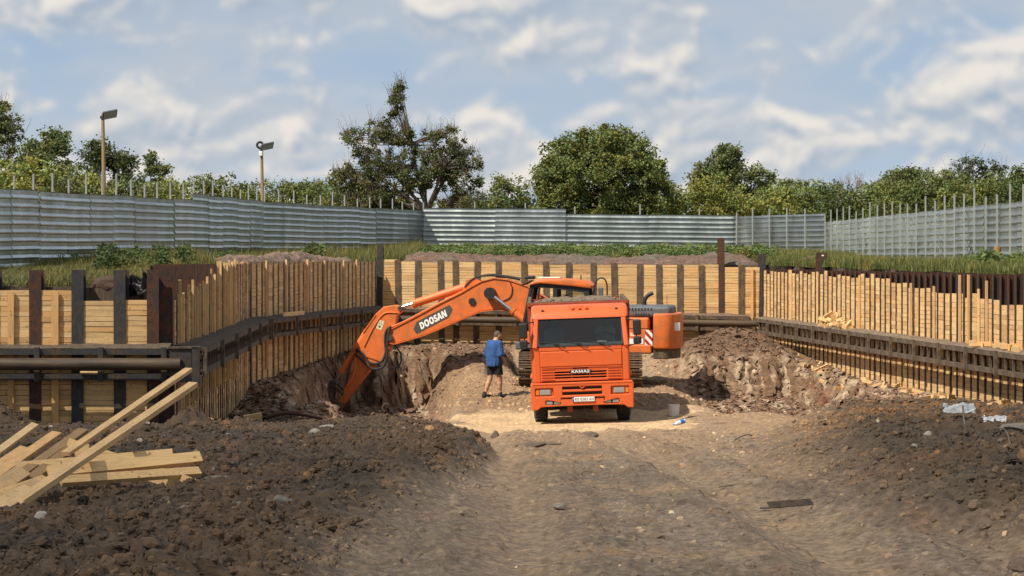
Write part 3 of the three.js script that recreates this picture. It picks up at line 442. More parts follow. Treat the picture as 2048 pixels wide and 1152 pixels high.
ridge('small soil bank on the grass at the corner of the lit wall', [8.6, 86.5], [9.1, 80.5], table([[0, 0.3], [3, 0.3], [6, 0.15]]), 1.0, [[0.25, 0.16, 0.11], [0.2, 0.15, 0.11]], 12).rotation.y += 0;

// ---------------------------------------------------------------- ribbed zinc sheet fence on thin posts
function sheetGeometry(len, H, seed) {
  const prof = [[0, 0]]; for (let y = 0.1; y < H - 0.06; y += 0.192) prof.push([y, 0], [y + 0.014, 0.038], [y + 0.04, 0.04], [y + 0.105, 0]); prof.push([H - 0.02, 0], [H, 0.012]);
  const nx = 12, pos = [], uv = [], idx = [], R = prof.length;
  for (let j = 0; j < R; j++) for (let i = 0; i <= nx; i++) { const x = len * i / nx, [y, z] = prof[j], warp = 0.014 * noise3(x * 1.1 + seed * 3.7, y * 0.9, seed) + 0.006 * noise3(x * 3.1, y * 3, seed + 5); pos.push(x, y + 0.006 * noise3(x, seed, 1), z + warp); uv.push(x / 1.6 + seed * 0.37, y / 1.6 + seed * 0.61); if (j && i) { const k = j * (nx + 1) + i; idx.push(k - nx - 2, k - nx - 1, k - 1, k - nx - 1, k, k - 1); } }
  let g = new THREE.BufferGeometry(); g.setAttribute('position', new THREE.Float32BufferAttribute(pos, 3)); g.setAttribute('uv', new THREE.Float32BufferAttribute(uv, 2)); g.setIndex(idx); g = toCreasedNormals(g, 0.35); return g;
}
const sheetTones = [M.zinc, M.zinc.clone(), M.zinc.clone(), M.zinc.clone()]; sheetTones[1].color.setRGB(0.86, 0.9, 0.9); sheetTones[2].color.setRGB(0.95, 0.97, 1); sheetTones[2].roughness = 0.34; sheetTones[3].color.setRGB(0.8, 0.83, 0.82); sheetTones[3].roughness = 0.52;
function fence(label, from, to, topA, topB, { H = 1.86, panel = 2.2, post = 1.6, front = false, rise = [0.25, 0.6], seed = 1, start = 0.4 }) {
  const f = frame(from, to), g = thing('sheet_metal_fence', label, 'fence', W3(...from), f.turn), r = mulberry(seed * 31 + 7), n = Math.max(1, Math.round(f.L / panel)), len = f.L / n, slope = Math.atan2(topB - topA, f.L);
  const shapes = [0, 1, 2, 3, 4].map((k) => sheetGeometry(len + 0.05, H, seed * 7 + k));
  for (let i = 0; i < n; i++) part('metal_sheet', shapes[Math.floor(r() * 5)], sheetTones[Math.floor(r() * 4)], g, [i * len, mix(topA, topB, i / n) - H + (r() - 0.5) * 0.03, (i % 2) * 0.004], [0, (r() - 0.5) * 0.012, slope + (r() - 0.5) * 0.004]);
  const pg = box(0.055, H + 1.1, 0.04);
  for (let s = start; s < f.L; s += post * (0.9 + 0.2 * r())) { const up = mix(...rise, r()), o = part('fence_post', pg, M.post, g, [s, mix(topA, topB, s / f.L) + up - (H + 1.1) / 2, front ? 0.075 : -0.045], [0, 0, (r() - 0.5) * 0.03]); }
  return g;
}
fence('zinc fence in the shade along the grass behind the loose planks', [-12.6, 48], [-9.06, 78], 1.46, 1.70, { post: 1.45, rise: [0.3, 0.62], seed: 1 });
fence('zinc fence length with raised top next to a lamp pole', [-9.06, 78], [-8.17, 90], 1.89, 1.93, { post: 1.6, rise: [0.28, 0.5], seed: 2 });
fence('zinc fence length bending in towards the half bare tree', [-8.17, 90], [-3.58, 110], 1.92, 1.97, { post: 1.55, rise: [0.3, 0.5], seed: 3 });
fence('shining zinc fence length between the half bare tree and the round tree', [-3.56, 110], [2.08, 110], 2.1, 2.05, { post: 1.95, rise: [0.2, 0.34], seed: 4, panel: 2.9, start: 0.02, H: 2.2 });
fence('zinc fence length below the big round tree', [2.1, 110.04], [8.82, 110.04], 1.86, 1.79, { post: 2.4, rise: [0.15, 0.45], seed: 5, panel: 2.9, H: 2.0 });
fence('short zinc fence length turning at the yellow green bushes', [8.84, 110], [11.83, 104.1], 1.70, 1.71, { post: 1.25, rise: [0.15, 0.38], seed: 6, front: true, H: 1.9 });
fence('long zinc fence with its posts on the pit side', [11.86, 104], [12.55, 45], 1.45, 1.42, { post: 1.6, rise: [0.18, 0.5], seed: 7, front: true, H: 1.8 });

// ---------------------------------------------------------------- lamp poles behind the fence
function lampPole(label, x, d, top, coil) {
  const g = thing('lamp_pole', label, 'lamp pole', [x, 0, -d]);
  part('pole', [rod([0, -0.6, 0], [0.03, top * 0.55, 0], 0.068, 9, 0.06), rod([0.03, top * 0.55, 0], [0, top, 0], 0.06, 9, 0.048)], M.pole, g);
  const head = new THREE.Group(); head.name = 'floodlight'; head.position.set(0.2, top - 0.02, 0.02); head.rotation.set(-0.8, 0.2, 0.5); g.add(head);
  part('housing', rbox(0.46, 0.06, 0.3, 0.015), M.grey, head); part('lens', box(0.4, 0.012, 0.25, 0, -0.034, 0), M.lens, head);
  part('arm', rod([0, top - 0.1, 0], [0.18, top - 0.05, 0.02], 0.022), M.grey, g); part('clamp', cyl(0.085, 0.085, 0.07, 10, 0, top - 0.1, 0), M.darkSteel, g);
  if (coil) { part('cable_coil', new THREE.TorusGeometry(0.1, 0.04, 8, 20).toNonIndexed(), M.black, g, [-0.05, top + 0.02, 0.06]); part('junction_box', rbox(0.12, 0.16, 0.1, 0.02), M.white, g, [-0.02, top - 0.28, 0.08]); }
}
lampPole('tall wooden lamp pole with a tilted floodlight above the shaded fence', -11.9, 80, 4.25, false);
lampPole('shorter wooden lamp pole with a black cable coil at the floodlight', -8.65, 95, 3.95, true);

// ---------------------------------------------------------------- trees and bushes: limbs that fork into leaf clumps
M.leaf = new THREE.MeshPhysicalMaterial({ vertexColors: true, roughness: 0.75, transmission: 0.36, thickness: 0, side: THREE.DoubleSide, specularIntensity: 0.4 });
class Faces {
  constructor() { this.p = []; this.c = []; this.i = []; }
  leaf(x, y, z, len, wid, r, col, up = 0.3) { // a folded blade of two triangles, turned at random but mostly facing up
    const a = r() * 6.283, e = (r() - 0.5) * 1.9, dx = Math.cos(a) * Math.cos(e), dy = Math.sin(e) - up * 0.3, dz = Math.sin(a) * Math.cos(e);
    let bx = r() - 0.5, by = (r() - 0.5) * 0.7, bz = r() - 0.5; const dt = bx * dx + by * dy + bz * dz; bx -= dx * dt; by -= dy * dt; bz -= dz * dt; const bl = Math.hypot(bx, by, bz) || 1, w = wid / bl; bx *= w; by *= w; bz *= w;
    const n = this.p.length / 3; this.p.push(x, y, z, x + dx * len * 0.5 + bx, y + dy * len * 0.5 + by + wid * 0.2, z + dz * len * 0.5 + bz, x + dx * len, y + dy * len, z + dz * len, x + dx * len * 0.5 - bx, y + dy * len * 0.5 - by + wid * 0.2, z + dz * len * 0.5 - bz);
    for (let k = 0; k < 4; k++) this.c.push(col[0], col[1], col[2]); this.i.push(n, n + 1, n + 2, n, n + 2, n + 3);
  }
  limb(a, b, r0, r1, sides = 4) { // tapered stick
    const d = [b[0] - a[0], b[1] - a[1], b[2] - a[2]], L = Math.hypot(...d) || 1e-6, u = Math.abs(d[1]) > 0.9 * L ? [1, 0, 0] : [0, 1, 0];
    let s = [d[1] * u[2] - d[2] * u[1], d[2] * u[0] - d[0] * u[2], d[0] * u[1] - d[1] * u[0]]; const sl = Math.hypot(...s); s = s.map((v) => v / sl); const t = [(d[1] * s[2] - d[2] * s[1]) / L, (d[2] * s[0] - d[0] * s[2]) / L, (d[0] * s[1] - d[1] * s[0]) / L];
    const n = this.p.length / 3; for (const [q, rad] of [[a, r0], [b, r1]]) for (let k = 0; k < sides; k++) { const w = k / sides * 6.283, c = Math.cos(w) * rad, e = Math.sin(w) * rad; this.p.push(q[0] + s[0] * c + t[0] * e, q[1] + s[1] * c + t[1] * e, q[2] + s[2] * c + t[2] * e); this.c.push(1, 1, 1); }
    for (let k = 0; k < sides; k++) { const k2 = (k + 1) % sides; this.i.push(n + k, n + k2, n + sides + k, n + k2, n + sides + k2, n + sides + k); }
  }
  build(colours = true) { const g = new THREE.BufferGeometry(); g.setAttribute('position', new THREE.Float32BufferAttribute(this.p, 3)); if (colours) g.setAttribute('color', new THREE.Float32BufferAttribute(this.c, 3)); g.setIndex(this.i); const h = g.toNonIndexed(); h.computeVertexNormals(); if (!colours) { const n = h.attributes.position.count, uv = new Float32Array(n * 2); for (let i = 0; i < n; i++) { uv[i * 2] = h.attributes.position.getX(i) + h.attributes.position.getZ(i); uv[i * 2 + 1] = h.attributes.position.getY(i); } h.setAttribute('uv', new THREE.BufferAttribute(uv, 2)); } return h; }
}
const twigMat = std({ color: rgb(0.15, 0.115, 0.09), roughness: 1 });
function tree(o) {
  const r = mulberry(o.seed), leaves = new Faces(), wood = new Faces(), T = [0, o.base ?? -0.3, 0], gx = () => (r() + r() + r() - 1.5) / 1.5;
  const clumps = [];
  for (const [cx, cy, cz, rx, ry, rz, n] of o.lobes) for (let i = 0; i < n; i++) {
    let a, b, c, l; do { a = r() * 2 - 1; b = r() * 2 - 1; c = r() * 2 - 1; l = Math.hypot(a, b, c); } while (l > 1 || (l < (o.hollow ?? 0.45) && r() < 0.8));
    clumps.push([cx + a * rx, cy + b * ry, cz + c * rz]);
  }
  // limbs: trunk to fork points, forks to clumps
  const forks = []; const nf = o.forks ?? 6;
  const top = [(o.trunkLean ?? 0), o.trunkH, 0];
  if (o.trunkR) {
    let prev = [0, T[1], 0]; const m = 4; for (let k = 1; k <= m; k++) { const t = k / m, q = [top[0] * t + 0.06 * gx(), T[1] + (top[1] - T[1]) * t, 0.06 * gx()]; wood.limb(prev, q, o.trunkR * (1 - 0.4 * (k - 1) / m), o.trunkR * (1 - 0.4 * k / m), 7); prev = q; }
    for (let k = 0; k < nf; k++) { const c = clumps[Math.floor(r() * clumps.length)], t = 0.45 + 0.25 * r(), q = [mix(top[0], c[0], t) + 0.2 * gx(), mix(top[1], c[1], t) + 0.25 * r(), mix(top[2], c[2], t) + 0.2 * gx()], mid = [mix(top[0], q[0], 0.5) + 0.15 * gx(), mix(top[1], q[1], 0.5) + 0.15 * gx(), mix(top[2], q[2], 0.5)]; wood.limb(prev, mid, o.trunkR * 0.5, o.trunkR * 0.38, 5); wood.limb(mid, q, o.trunkR * 0.38, o.trunkR * 0.24, 5); forks.push(q); }
    for (const c of clumps) { if (r() > (o.branch ?? 0.7)) continue; let best = forks[0], bd = 1e9; for (const q of forks) { const e = Math.hypot(q[0] - c[0], (q[1] - c[1]) * 1.3, q[2] - c[2]) + (q[1] > c[1] ? 0.6 : 0); if (e < bd) { bd = e; best = q; } } const mid = [mix(best[0], c[0], 0.5) + 0.12 * gx(), mix(best[1], c[1], 0.5) + 0.12 * gx(), mix(best[2], c[2], 0.5) + 0.12 * gx()]; wood.limb(best, mid, o.trunkR * 0.16, o.trunkR * 0.1, 4); wood.limb(mid, c, o.trunkR * 0.1, 0.008, 3);
      for (let k = 0; k < (o.twigs ?? 0); k++) { const l = 0.25 + 0.6 * r(), e = [c[0] + gx() * l * 0.7, c[1] + l * (0.2 + 0.7 * r()), c[2] + gx() * l * 0.7]; wood.limb(mid, c, 0.012, 0.008, 3); wood.limb(c, e, 0.010, 0.004, 3); const e2 = [e[0] + gx() * 0.25, e[1] + 0.2 * r(), e[2] + gx() * 0.2]; wood.limb(e, e2, 0.006, 0.003, 3); }
    }
  }
  const base = o.colour;
  for (const c of clumps) {
    if (r() < (o.bare ?? 0)) continue;
    const cs = (o.clump ?? 0.42) * (0.6 + 0.8 * r()), n = Math.round((o.perClump ?? 70) * (0.6 + 0.8 * r())), k = 0.75 + 0.5 * r(), warm = (r() - 0.5) * 0.35;
    for (let i = 0; i < n; i++) { const s = (o.leaf ?? 0.11) * (0.7 + 0.6 * r()), v = k * (0.75 + 0.5 * r()); leaves.leaf(c[0] + gx() * cs, c[1] + gx() * cs * 0.75, c[2] + gx() * cs, s, s * 0.3, r, [base[0] * v * (1 + warm), base[1] * v, base[2] * v * (1 - warm)]); }
  }
  const g = thing(o.name ?? 'tree', o.label, o.category ?? 'tree', [o.x, 0.2, -o.d], 0, o.group);
  if (wood.i.length) part('trunk', wood.build(false), o.wood ?? M.bark, g);
  if (leaves.i.length) part('crown', leaves.build(), M.leaf, g);
  return g;
}
const G1 = [0.17, 0.195, 0.05], G2 = [0.155, 0.178, 0.06], G3 = [0.26, 0.275, 0.065], G4 = [0.19, 0.205, 0.072];
const pxX = (px, d) => (px - 1024) * d / 5500;   // survey bearing (hundredths of the 5500 scale) and distance to metres east of the photographer
function bush(label, px, d, w, h, seed, colour, o = {}) { const n = Math.round(w * h * 9); return tree({ name: o.name ?? 'bush', category: o.category ?? 'bush', label, x: pxX(px, d), d, seed, colour, trunkR: 0.05, trunkH: 0.3, forks: 5, branch: 0.35, lobes: [[0, h * 0.52, 0, w / 2, h * 0.5, w * 0.4, n], [w * 0.2, h * 0.7, 0, w * 0.25, h * 0.3, w * 0.25, Math.round(n * 0.22)], [-w * 0.22, h * 0.62, 0, w * 0.25, h * 0.32, w * 0.25, Math.round(n * 0.22)]], perClump: 46, clump: 0.4, leaf: 0.13, group: o.group, ...o }); }
// the half bare old tree: thick leaning limbs, tufts of leaf, many dead twigs
tree({ label: 'half bare old tree with dead twigs and tufts of leaves', x: pxX(838, 116), d: 116, seed: 41, colour: [0.125, 0.135, 0.038], trunkR: 0.17, trunkH: 1.9, trunkLean: 0.3, forks: 15, branch: 1, twigs: 4, bare: 0.16, hollow: 0.2, perClump: 74, clump: 0.29, leaf: 0.115, wood: twigMat,
  lobes: [[-2.3, 2.4, 0, 1.1, 0.8, 1.0, 60], [-0.2, 3.6, 0, 1.6, 1.1, 1.2, 60], [-2.1, 4.3, 0, 1.3, 1.4, 1.2, 62], [-0.9, 5.3, 0, 0.75, 0.9, 0.8, 28], [-0.95, 6.4, 0, 0.28, 0.6, 0.3, 14], [-0.72, 7.15, 0, 0.2, 0.18, 0.2, 5], [1.0, 4.6, 0, 1.2, 1.0, 1.2, 46], [1.9, 3.6, 0, 0.9, 1.2, 1, 40], [-3.1, 3.2, 0, 0.7, 0.5, 0.7, 26], [-1.6, 2.6, 0, 1.7, 1.0, 1.2, 90], [0.6, 3.4, 0, 1.3, 0.9, 1.2, 46], [1.7, 2.0, 0.4, 1.1, 0.9, 0.9, 40]] });
tree({ label: 'big round dense green tree hanging over the zinc fence', x: pxX(1203, 113.4), d: 113.4, seed: 42, colour: G1, trunkR: 0.16, trunkH: 1.2, forks: 12, branch: 0.6, twigs: 0, hollow: 0.15, perClump: 72, clump: 0.4, leaf: 0.125,
  lobes: [[0, 3.0, 0.3, 2.7, 2.2, 2.5, 400], [-1.9, 2.2, 0.4, 1.4, 1.7, 1.7, 110], [1.8, 2.1, 0.4, 1.3, 1.8, 1.7, 110], [0.3, 4.4, 0, 1.6, 0.8, 1.5, 60], [-1.4, 4.0, 0, 1.0, 0.9, 1, 34], [1.5, 3.9, 0, 0.9, 0.9, 1, 34], [0.2, 5.0, 0, 0.5, 0.4, 0.6, 10], [-0.9, 4.95, 0, 0.3, 0.35, 0.4, 6], [1.1, 4.75, 0, 0.3, 0.35, 0.4, 6], [2.4, 3.4, 0, 0.4, 0.5, 0.5, 10], [-2.5, 2.9, 0, 0.45, 0.6, 0.5, 12]] });
// beyond the shaded fence
tree({ label: 'loose pale leaved tree reaching over the shaded fence', x: pxX(6, 96), d: 96, seed: 43, colour: G4, trunkR: 0.09, trunkH: 1.6, forks: 8, branch: 1, twigs: 1, perClump: 40, clump: 0.3, leaf: 0.11, lobes: [[-0.4, 3.3, 0, 1.2, 1.9, 1.1, 105], [0.25, 4.6, 0, 0.5, 0.7, 0.5, 22], [0.0, 5.0, 0, 0.35, 0.3, 0.3, 8]] });
tree({ label: 'dense dark tree next to the loose pale tree', x: pxX(92, 150), d: 150, seed: 44, colour: G2, trunkR: 0.14, trunkH: 2, perClump: 60, clump: 0.5, leaf: 0.17, lobes: [[0, 4.4, 0, 1.5, 2.4, 1.5, 130], [0.5, 6.2, 0, 0.8, 0.8, 0.8, 26], [-0.7, 5.6, 0, 0.7, 0.8, 0.8, 24]] });
tree({ label: 'broad light green tree behind the tall lamp pole', x: pxX(212, 108), d: 108, seed: 45, colour: [0.085, 0.105, 0.03], trunkR: 0.11, trunkH: 1.5, perClump: 50, clump: 0.36, leaf: 0.12, branch: 0.9, lobes: [[0, 2.6, 0, 1.35, 1.7, 1.2, 130], [-0.4, 4.0, 0, 0.55, 0.65, 0.6, 26], [0.6, 3.5, 0, 0.6, 0.6, 0.6, 22]] });
tree({ label: 'small dark tree standing alone with a ragged top', x: pxX(306, 145), d: 145, seed: 46, colour: G2, trunkR: 0.09, trunkH: 2.2, perClump: 55, clump: 0.36, leaf: 0.15, lobes: [[0, 3.9, 0, 0.8, 1.3, 0.8, 44], [-0.2, 5.1, 0, 0.22, 0.4, 0.3, 8], [0.5, 4.5, 0, 0.45, 0.3, 0.4, 9]] });
bush('rounded bush between the two lamp poles', 425, 122, 2.9, 3.7, 51, G1);
bush('low yellowish bush behind the raised fence length', 352, 104, 1.9, 2.8, 52, G3);
for (const [px, d, w, h, s] of [[480, 126, 2.2, 3.3, 152], [512, 132, 2.4, 3.5, 53], [560, 128, 2.4, 3.6, 54], [605, 130, 2.6, 3.7, 55], [650, 124, 2.4, 3.5, 56], [695, 120, 2.4, 3.3, 57]]) bush('green bush in the row left of the half bare tree', px, d, w, h, s, s % 2 ? G4 : G1, { group: 'bushes before the half bare tree' });
for (const [px, d, w, h, s] of [[118, 92, 2.2, 3.0, 58], [160, 96, 2.0, 2.9, 59], [262, 98, 2.0, 2.9, 60], [55, 90, 2.2, 3.2, 61], [10, 88, 2.0, 3.0, 161], [318, 112, 2.2, 3.0, 162]]) bush('low bush just behind the shaded fence', px, d, w, h, s, s % 2 ? G3 : G4, { group: 'bushes behind the shaded fence' });
bush('dry brown bramble heap behind the shaded fence', 182, 90, 0.9, 1.95, 62, [0.13, 0.095, 0.06], { perClump: 20 });
bush('slim bush left of the big round tree', 1018, 124, 1.9, 3.9, 63, G1);
bush('low bush under the half bare tree', 940, 122, 2.4, 2.9, 64, [0.075, 0.085, 0.03]);
bush('dark low bush between the two big trees', 985, 119, 1.6, 2.6, 65, G2);
// beyond the fence on the lit side
tree({ label: 'tall rounded tree behind the yellow green bushes', x: pxX(1462, 146), d: 146, seed: 47, colour: G2, trunkR: 0.15, trunkH: 2, perClump: 60, clump: 0.46, leaf: 0.16, branch: 0.9, lobes: [[-0.4, 3.9, 0, 1.7, 1.6, 1.5, 130], [-0.2, 5.2, 0, 0.8, 0.8, 0.8, 34], [1.5, 3.4, 0, 1.0, 1.4, 1, 60], [-1.6, 4.1, 0, 0.7, 0.8, 0.7, 24]] });
for (const [px, d, w, h, s] of [[1372, 116, 2.2, 3.2, 66], [1425, 115, 2.2, 3.4, 67], [1485, 117, 2.2, 2.9, 68], [1535, 116, 2.2, 2.8, 69]]) bush('yellow green bush crowding the turn of the fence', px, d, w, h, s, G3, { group: 'yellow green bushes at the turn of the fence' });
for (const [px, d, w, h, s] of [[1585, 128, 2.4, 3.5, 70], [1632, 126, 2.4, 3.4, 71], [1685, 124, 2.5, 3.1, 72], [1745, 124, 2.6, 3.3, 73], [1800, 122, 2.7, 3.5, 74], [1860, 120, 2.7, 3.5, 75], [1925, 118, 2.7, 3.4, 76], [1990, 116, 2.7, 3.4, 77], [2055, 112, 2.8, 3.5, 78]]) bush('green bush in the long hedge behind the posts', px, d, w, h, s, s % 3 ? G1 : [0.1, 0.125, 0.03], { group: 'hedge behind the fence posts' });
for (const [px, d, w, h, s] of [[1560, 136, 3.0, 3.7, 170], [1660, 134, 3.0, 3.5, 171], [1770, 132, 3.0, 3.7, 172], [1890, 128, 3.0, 3.9, 173], [2015, 124, 3.0, 3.8, 174]]) bush('broad bush in the back row of the long hedge', px, d, w, h, s, s % 2 ? G4 : G1, { group: 'back row of the hedge' });
tree({ name: 'bare_tree', label: 'grey leafless small tree rising from the hedge', x: pxX(1700, 150), d: 150, seed: 48, colour: G2, trunkR: 0.07, trunkH: 2, forks: 9, branch: 1, twigs: 9, bare: 1, wood: std({ color: rgb(0.24, 0.2, 0.17), roughness: 1 }), lobes: [[0, 3.6, 0, 0.85, 0.8, 0.7, 40]] });
tree({ label: 'wide dark tree with a flat crown behind the hedge', x: pxX(1815, 140), d: 140, seed: 49, colour: G2, trunkR: 0.14, trunkH: 2, perClump: 60, clump: 0.45, leaf: 0.15, lobes: [[0, 3.4, 0, 1.9, 1.1, 1.4, 100], [0, 4.0, 0, 0.8, 0.5, 0.8, 26]] });
tree({ label: 'airy grey green tree with upright branches above the hedge', x: pxX(1952, 134), d: 134, seed: 50, colour: [0.085, 0.1, 0.045], trunkR: 0.12, trunkH: 1.8, branch: 1, twigs: 1, perClump: 36, clump: 0.3, leaf: 0.13, lobes: [[-0.3, 3.6, 0, 1.3, 1.2, 1.2, 86], [0.9, 4.0, 0, 0.6, 0.7, 0.6, 18]] });
tree({ label: 'dark tree at the end of the hedge', x: pxX(2040, 122), d: 122, seed: 80, colour: G1, trunkR: 0.12, trunkH: 1.6, perClump: 55, clump: 0.4, leaf: 0.13, lobes: [[0.4, 2.8, 0, 1.1, 0.9, 1, 70]] });
// far wood beyond the fields
{
  const r = mulberry(400), f = new Faces(), gx = () => (r() + r() - 1);
  for (let i = 0; i < 520; i++) { const x = -60 + 120 * r(), d = 230 + 120 * r(), h = 4.2 + 2.2 * r(); for (let k = 0; k < 44; k++) { const v = 0.6 + 0.7 * r(); f.leaf(x + gx() * 2.2, -0.4 + h * Math.sqrt(r()) + gx() * 0.5, -d + gx() * 2, 0.75, 0.3, r, [0.075 * v, 0.095 * v, 0.038 * v]); } }
  const o = sh(new THREE.Mesh(f.build(), M.leaf)); o.name = 'far_wood'; o.userData = { kind: 'stuff', label: 'far belt of trees beyond the fields', category: 'wood' }; scene.add(o);
}
{ const g = thing('shed', 'distant shed with a flat green roof behind the bushes', 'shed', [-18.6, 0, -262]); part('wall', box(4, 6.6, 4, 0, 3.3, 0), std({ color: rgb(0.3, 0.34, 0.3), roughness: 0.9 }), g); part('roof', box(4.6, 0.5, 4.6, 0, 6.85, 0), std({ color: rgb(0.1, 0.22, 0.17), roughness: 0.6 }), g); }

// ---------------------------------------------------------------- grass and weeds on the banks
function tuftGeometry(seed, n, h, spread, wide, bend) {
  const r = mulberry(seed), p = [], idx = [], c = [];
  for (let k = 0; k < n; k++) { const a = r() * 6.283, q = spread * Math.sqrt(r()), x = Math.cos(a) * q, z = Math.sin(a) * q, L = h * (0.5 + 0.7 * r()), b = r() * 6.283, lean = bend * (0.3 + r()), w = wide * (0.6 + 0.6 * r()), o = p.length / 3, sx = Math.sin(b + 1.5) * w, sz = Math.cos(b + 1.5) * w, lx = Math.sin(b) * lean * L, lz = Math.cos(b) * lean * L, v = 0.7 + 0.6 * r(), y = rnd() < 0.1 ? 1.5 : 1; p.push(x - sx, 0, z - sz, x + sx, 0, z + sz, x + lx * 0.35 + sx * 0.8, L * 0.6, z + lz * 0.35 + sz * 0.8, x + lx * 0.35 - sx * 0.8, L * 0.6, z + lz * 0.35 - sz * 0.8, x + lx, L, z + lz); for (let m = 0; m < 5; m++) c.push(v * y, v, v * 0.9); idx.push(o, o + 1, o + 2, o, o + 2, o + 3, o + 3, o + 2, o + 4); }
  const g = new THREE.BufferGeometry(); g.setAttribute('position', new THREE.Float32BufferAttribute(p, 3)); g.setAttribute('color', new THREE.Float32BufferAttribute(c, 3)); g.setIndex(idx); const t = g.toNonIndexed(); t.computeVertexNormals(); return t;
}
function weedGeometry(seed, h) { const r = mulberry(seed), f = new Faces(); for (let k = 0; k < 110; k++) { const y = h * (0.08 + 0.9 * r()), q = 0.24 * h * (1.3 - y / h) + 0.05; const a = r() * 6.283, v = 0.7 + 0.6 * r(); f.leaf(Math.cos(a) * q * r() * 1.4, y, Math.sin(a) * q * r() * 1.4, 0.07 + 0.08 * r(), 0.022, r, [v, v, v]); } return f.build(); }
const grassMat = M.leaf.clone(); grassMat.color.setRGB(0.165, 0.175, 0.06);
const weedMat = M.leaf.clone(); weedMat.color.setRGB(0.11, 0.15, 0.045);
function scatter(name, label, category, geo, mat, spots) {
  const m = new THREE.InstancedMesh(geo, mat, spots.length); m.name = numbered(name); m.userData = { kind: 'stuff', label, category }; const M4 = new THREE.Matrix4(), q = new THREE.Quaternion(), E = new THREE.Euler(), col = new THREE.Color();
  spots.forEach((s, i) => { q.setFromEuler(E.set(s.tilt ? s.tilt[0] : 0, s.turn ?? rnd() * 6.283, s.tilt ? s.tilt[1] : 0)); M4.compose(new THREE.Vector3(s.x, s.y, -s.d), q, new THREE.Vector3(s.s, s.s * (s.h ?? 1), s.s)); m.setMatrixAt(i, M4); m.setColorAt(i, col.setRGB(...(s.c ?? [1, 1, 1]))); });
  sh(m); scene.add(m); return m;
}
{
  const fenceX = table([[46, -12.8], [78, -9.06], [90, -8.17], [110, -3.58]]), wallX = table([[46.5, -6.3], [69, -7.2], [87, -5.0], [88, -5.0]]);
  const wallXR = (d) => 7.95 + (87 - d) * 0.07625 + 0.55, fenceXR = table([[45, 12.5], [104, 11.9], [110, 8.9]]);
  const spots = [[], [], []], weeds = [], tall = [];
  const tone = (x, d) => { const n = fbm(x * 0.6, d * 0.4, 91, 3), k = 0.75 + 0.5 * rnd(), y = smooth(0.0, 0.5, n) * 0.6; return [k * (1 + y), k * (1 + 0.25 * y), k * (1 - 0.2 * y)]; };
  for (let i = 0; i < 15000; i++) { const d = rr(46.6, 109.5), a = fenceX(d) + 0.05, b = d < 87.5 ? wallX(d) - 0.1 : Math.min(9, -3.4); if (d > 87.5 && rnd() < 0.4) continue; const x = rr(a, b); if (d > 67 && d < 88 && x > b - 1.0) continue; const n = fbm(x * 0.7, d * 0.5, 15, 3); if (n < -0.28) continue; spots[i % 3].push({ x, d, y: rimY(x, d) - 0.02, s: 0.7 + 0.5 * rnd(), h: (0.45 + 0.8 * clamp(0.5 + n)) * mix(0.6, 1.5, smooth(56, 68, d)), c: tone(x, d) }); }
  for (let i = 0; i < 9500; i++) { const d = rr(88.6, 109.6), x = rr(-4.6, 9.5); const n = fbm(x * 0.7, d * 0.5, 15, 3); if (n < -0.3 || (d < 90.4 && rnd() < 0.8)) continue; spots[i % 3].push({ x, d, y: rimY(x, d) - 0.02, s: 0.7 + 0.5 * rnd(), h: 0.55 + 0.6 * clamp(0.5 + n) + (x < 0 ? 0.3 : 0), c: tone(x, d) }); }
  for (let i = 0; i < 15500; i++) { const d = rr(46, 109), a = d < 87 ? wallXR(d) : 8.2, b = fenceXR(d) - 0.12; if (b < a) continue; const x = rr(a, b), n = fbm(x * 0.9, d * 0.5, 18, 3); spots[i % 3].push({ x, d, y: rimY(x, d) - 0.02, s: 0.7 + 0.45 * rnd(), h: 0.55 + 0.5 * clamp(0.5 + n), c: tone(x, d).map((v, k) => v * [0.9, 1.02, 0.95][k]) }); }
  spots.forEach((s, k) => scatter('grass', ['long green grass on the banks round the pit', 'mixed meadow grass on the banks round the pit', 'pale seeding grass on the banks round the pit'][k], 'grass', tuftGeometry(7 + k, [24, 22, 18][k], [0.26, 0.3, 0.36][k], 0.16, [0.009, 0.008, 0.006][k], [0.5, 0.7, 0.4][k]), grassMat, s));
  for (let i = 0; i < 900; i++) { const d = rr(63, 100), x = fenceX(d) + 0.2 + 2.4 * rnd() * rnd(); if (rnd() < 0.35 || x > wallX(Math.min(d, 87)) - 0.3 || fbm(x * 0.8, d * 0.3, 25, 3) < 0.02) continue; weeds.push({ x, d, y: rimY(x, d) - 0.02, s: 0.45 + 0.45 * rnd(), c: tone(x, d) }); }
  for (let i = 0; i < 36; i++) { const d = rr(58, 68), x = rr(-9.4, -7.1); weeds.push({ x, d, y: rimY(x, d) - 0.03, s: 0.6 + 0.7 * rnd(), c: [0.75, 0.8, 0.7] }); }
  for (let i = 0; i < 1100; i++) { const x = rr(-3, 8.8), d = rr(90, 98); if (fbm(x * 0.7, d * 0.3, 26, 3) < -0.05) continue; weeds.push({ x, d, y: rimY(x, d) - 0.02, s: 0.6 + 0.5 * rnd(), c: tone(x, d).map((v) => v * 1.35) }); }
  for (let i = 0; i < 60; i++) { const d = rr(56, 70), x = fenceXR(d) - 0.3 - rnd() * 0.8; weeds.push({ x, d, y: rimY(x, d) - 0.02, s: 0.5 + 0.4 * rnd(), c: [1.5, 1.45, 1.1] }); }
  scatter('weeds', 'leafy weeds along the foot of the fence', 'weeds', weedGeometry(5, 0.55), weedMat, weeds);
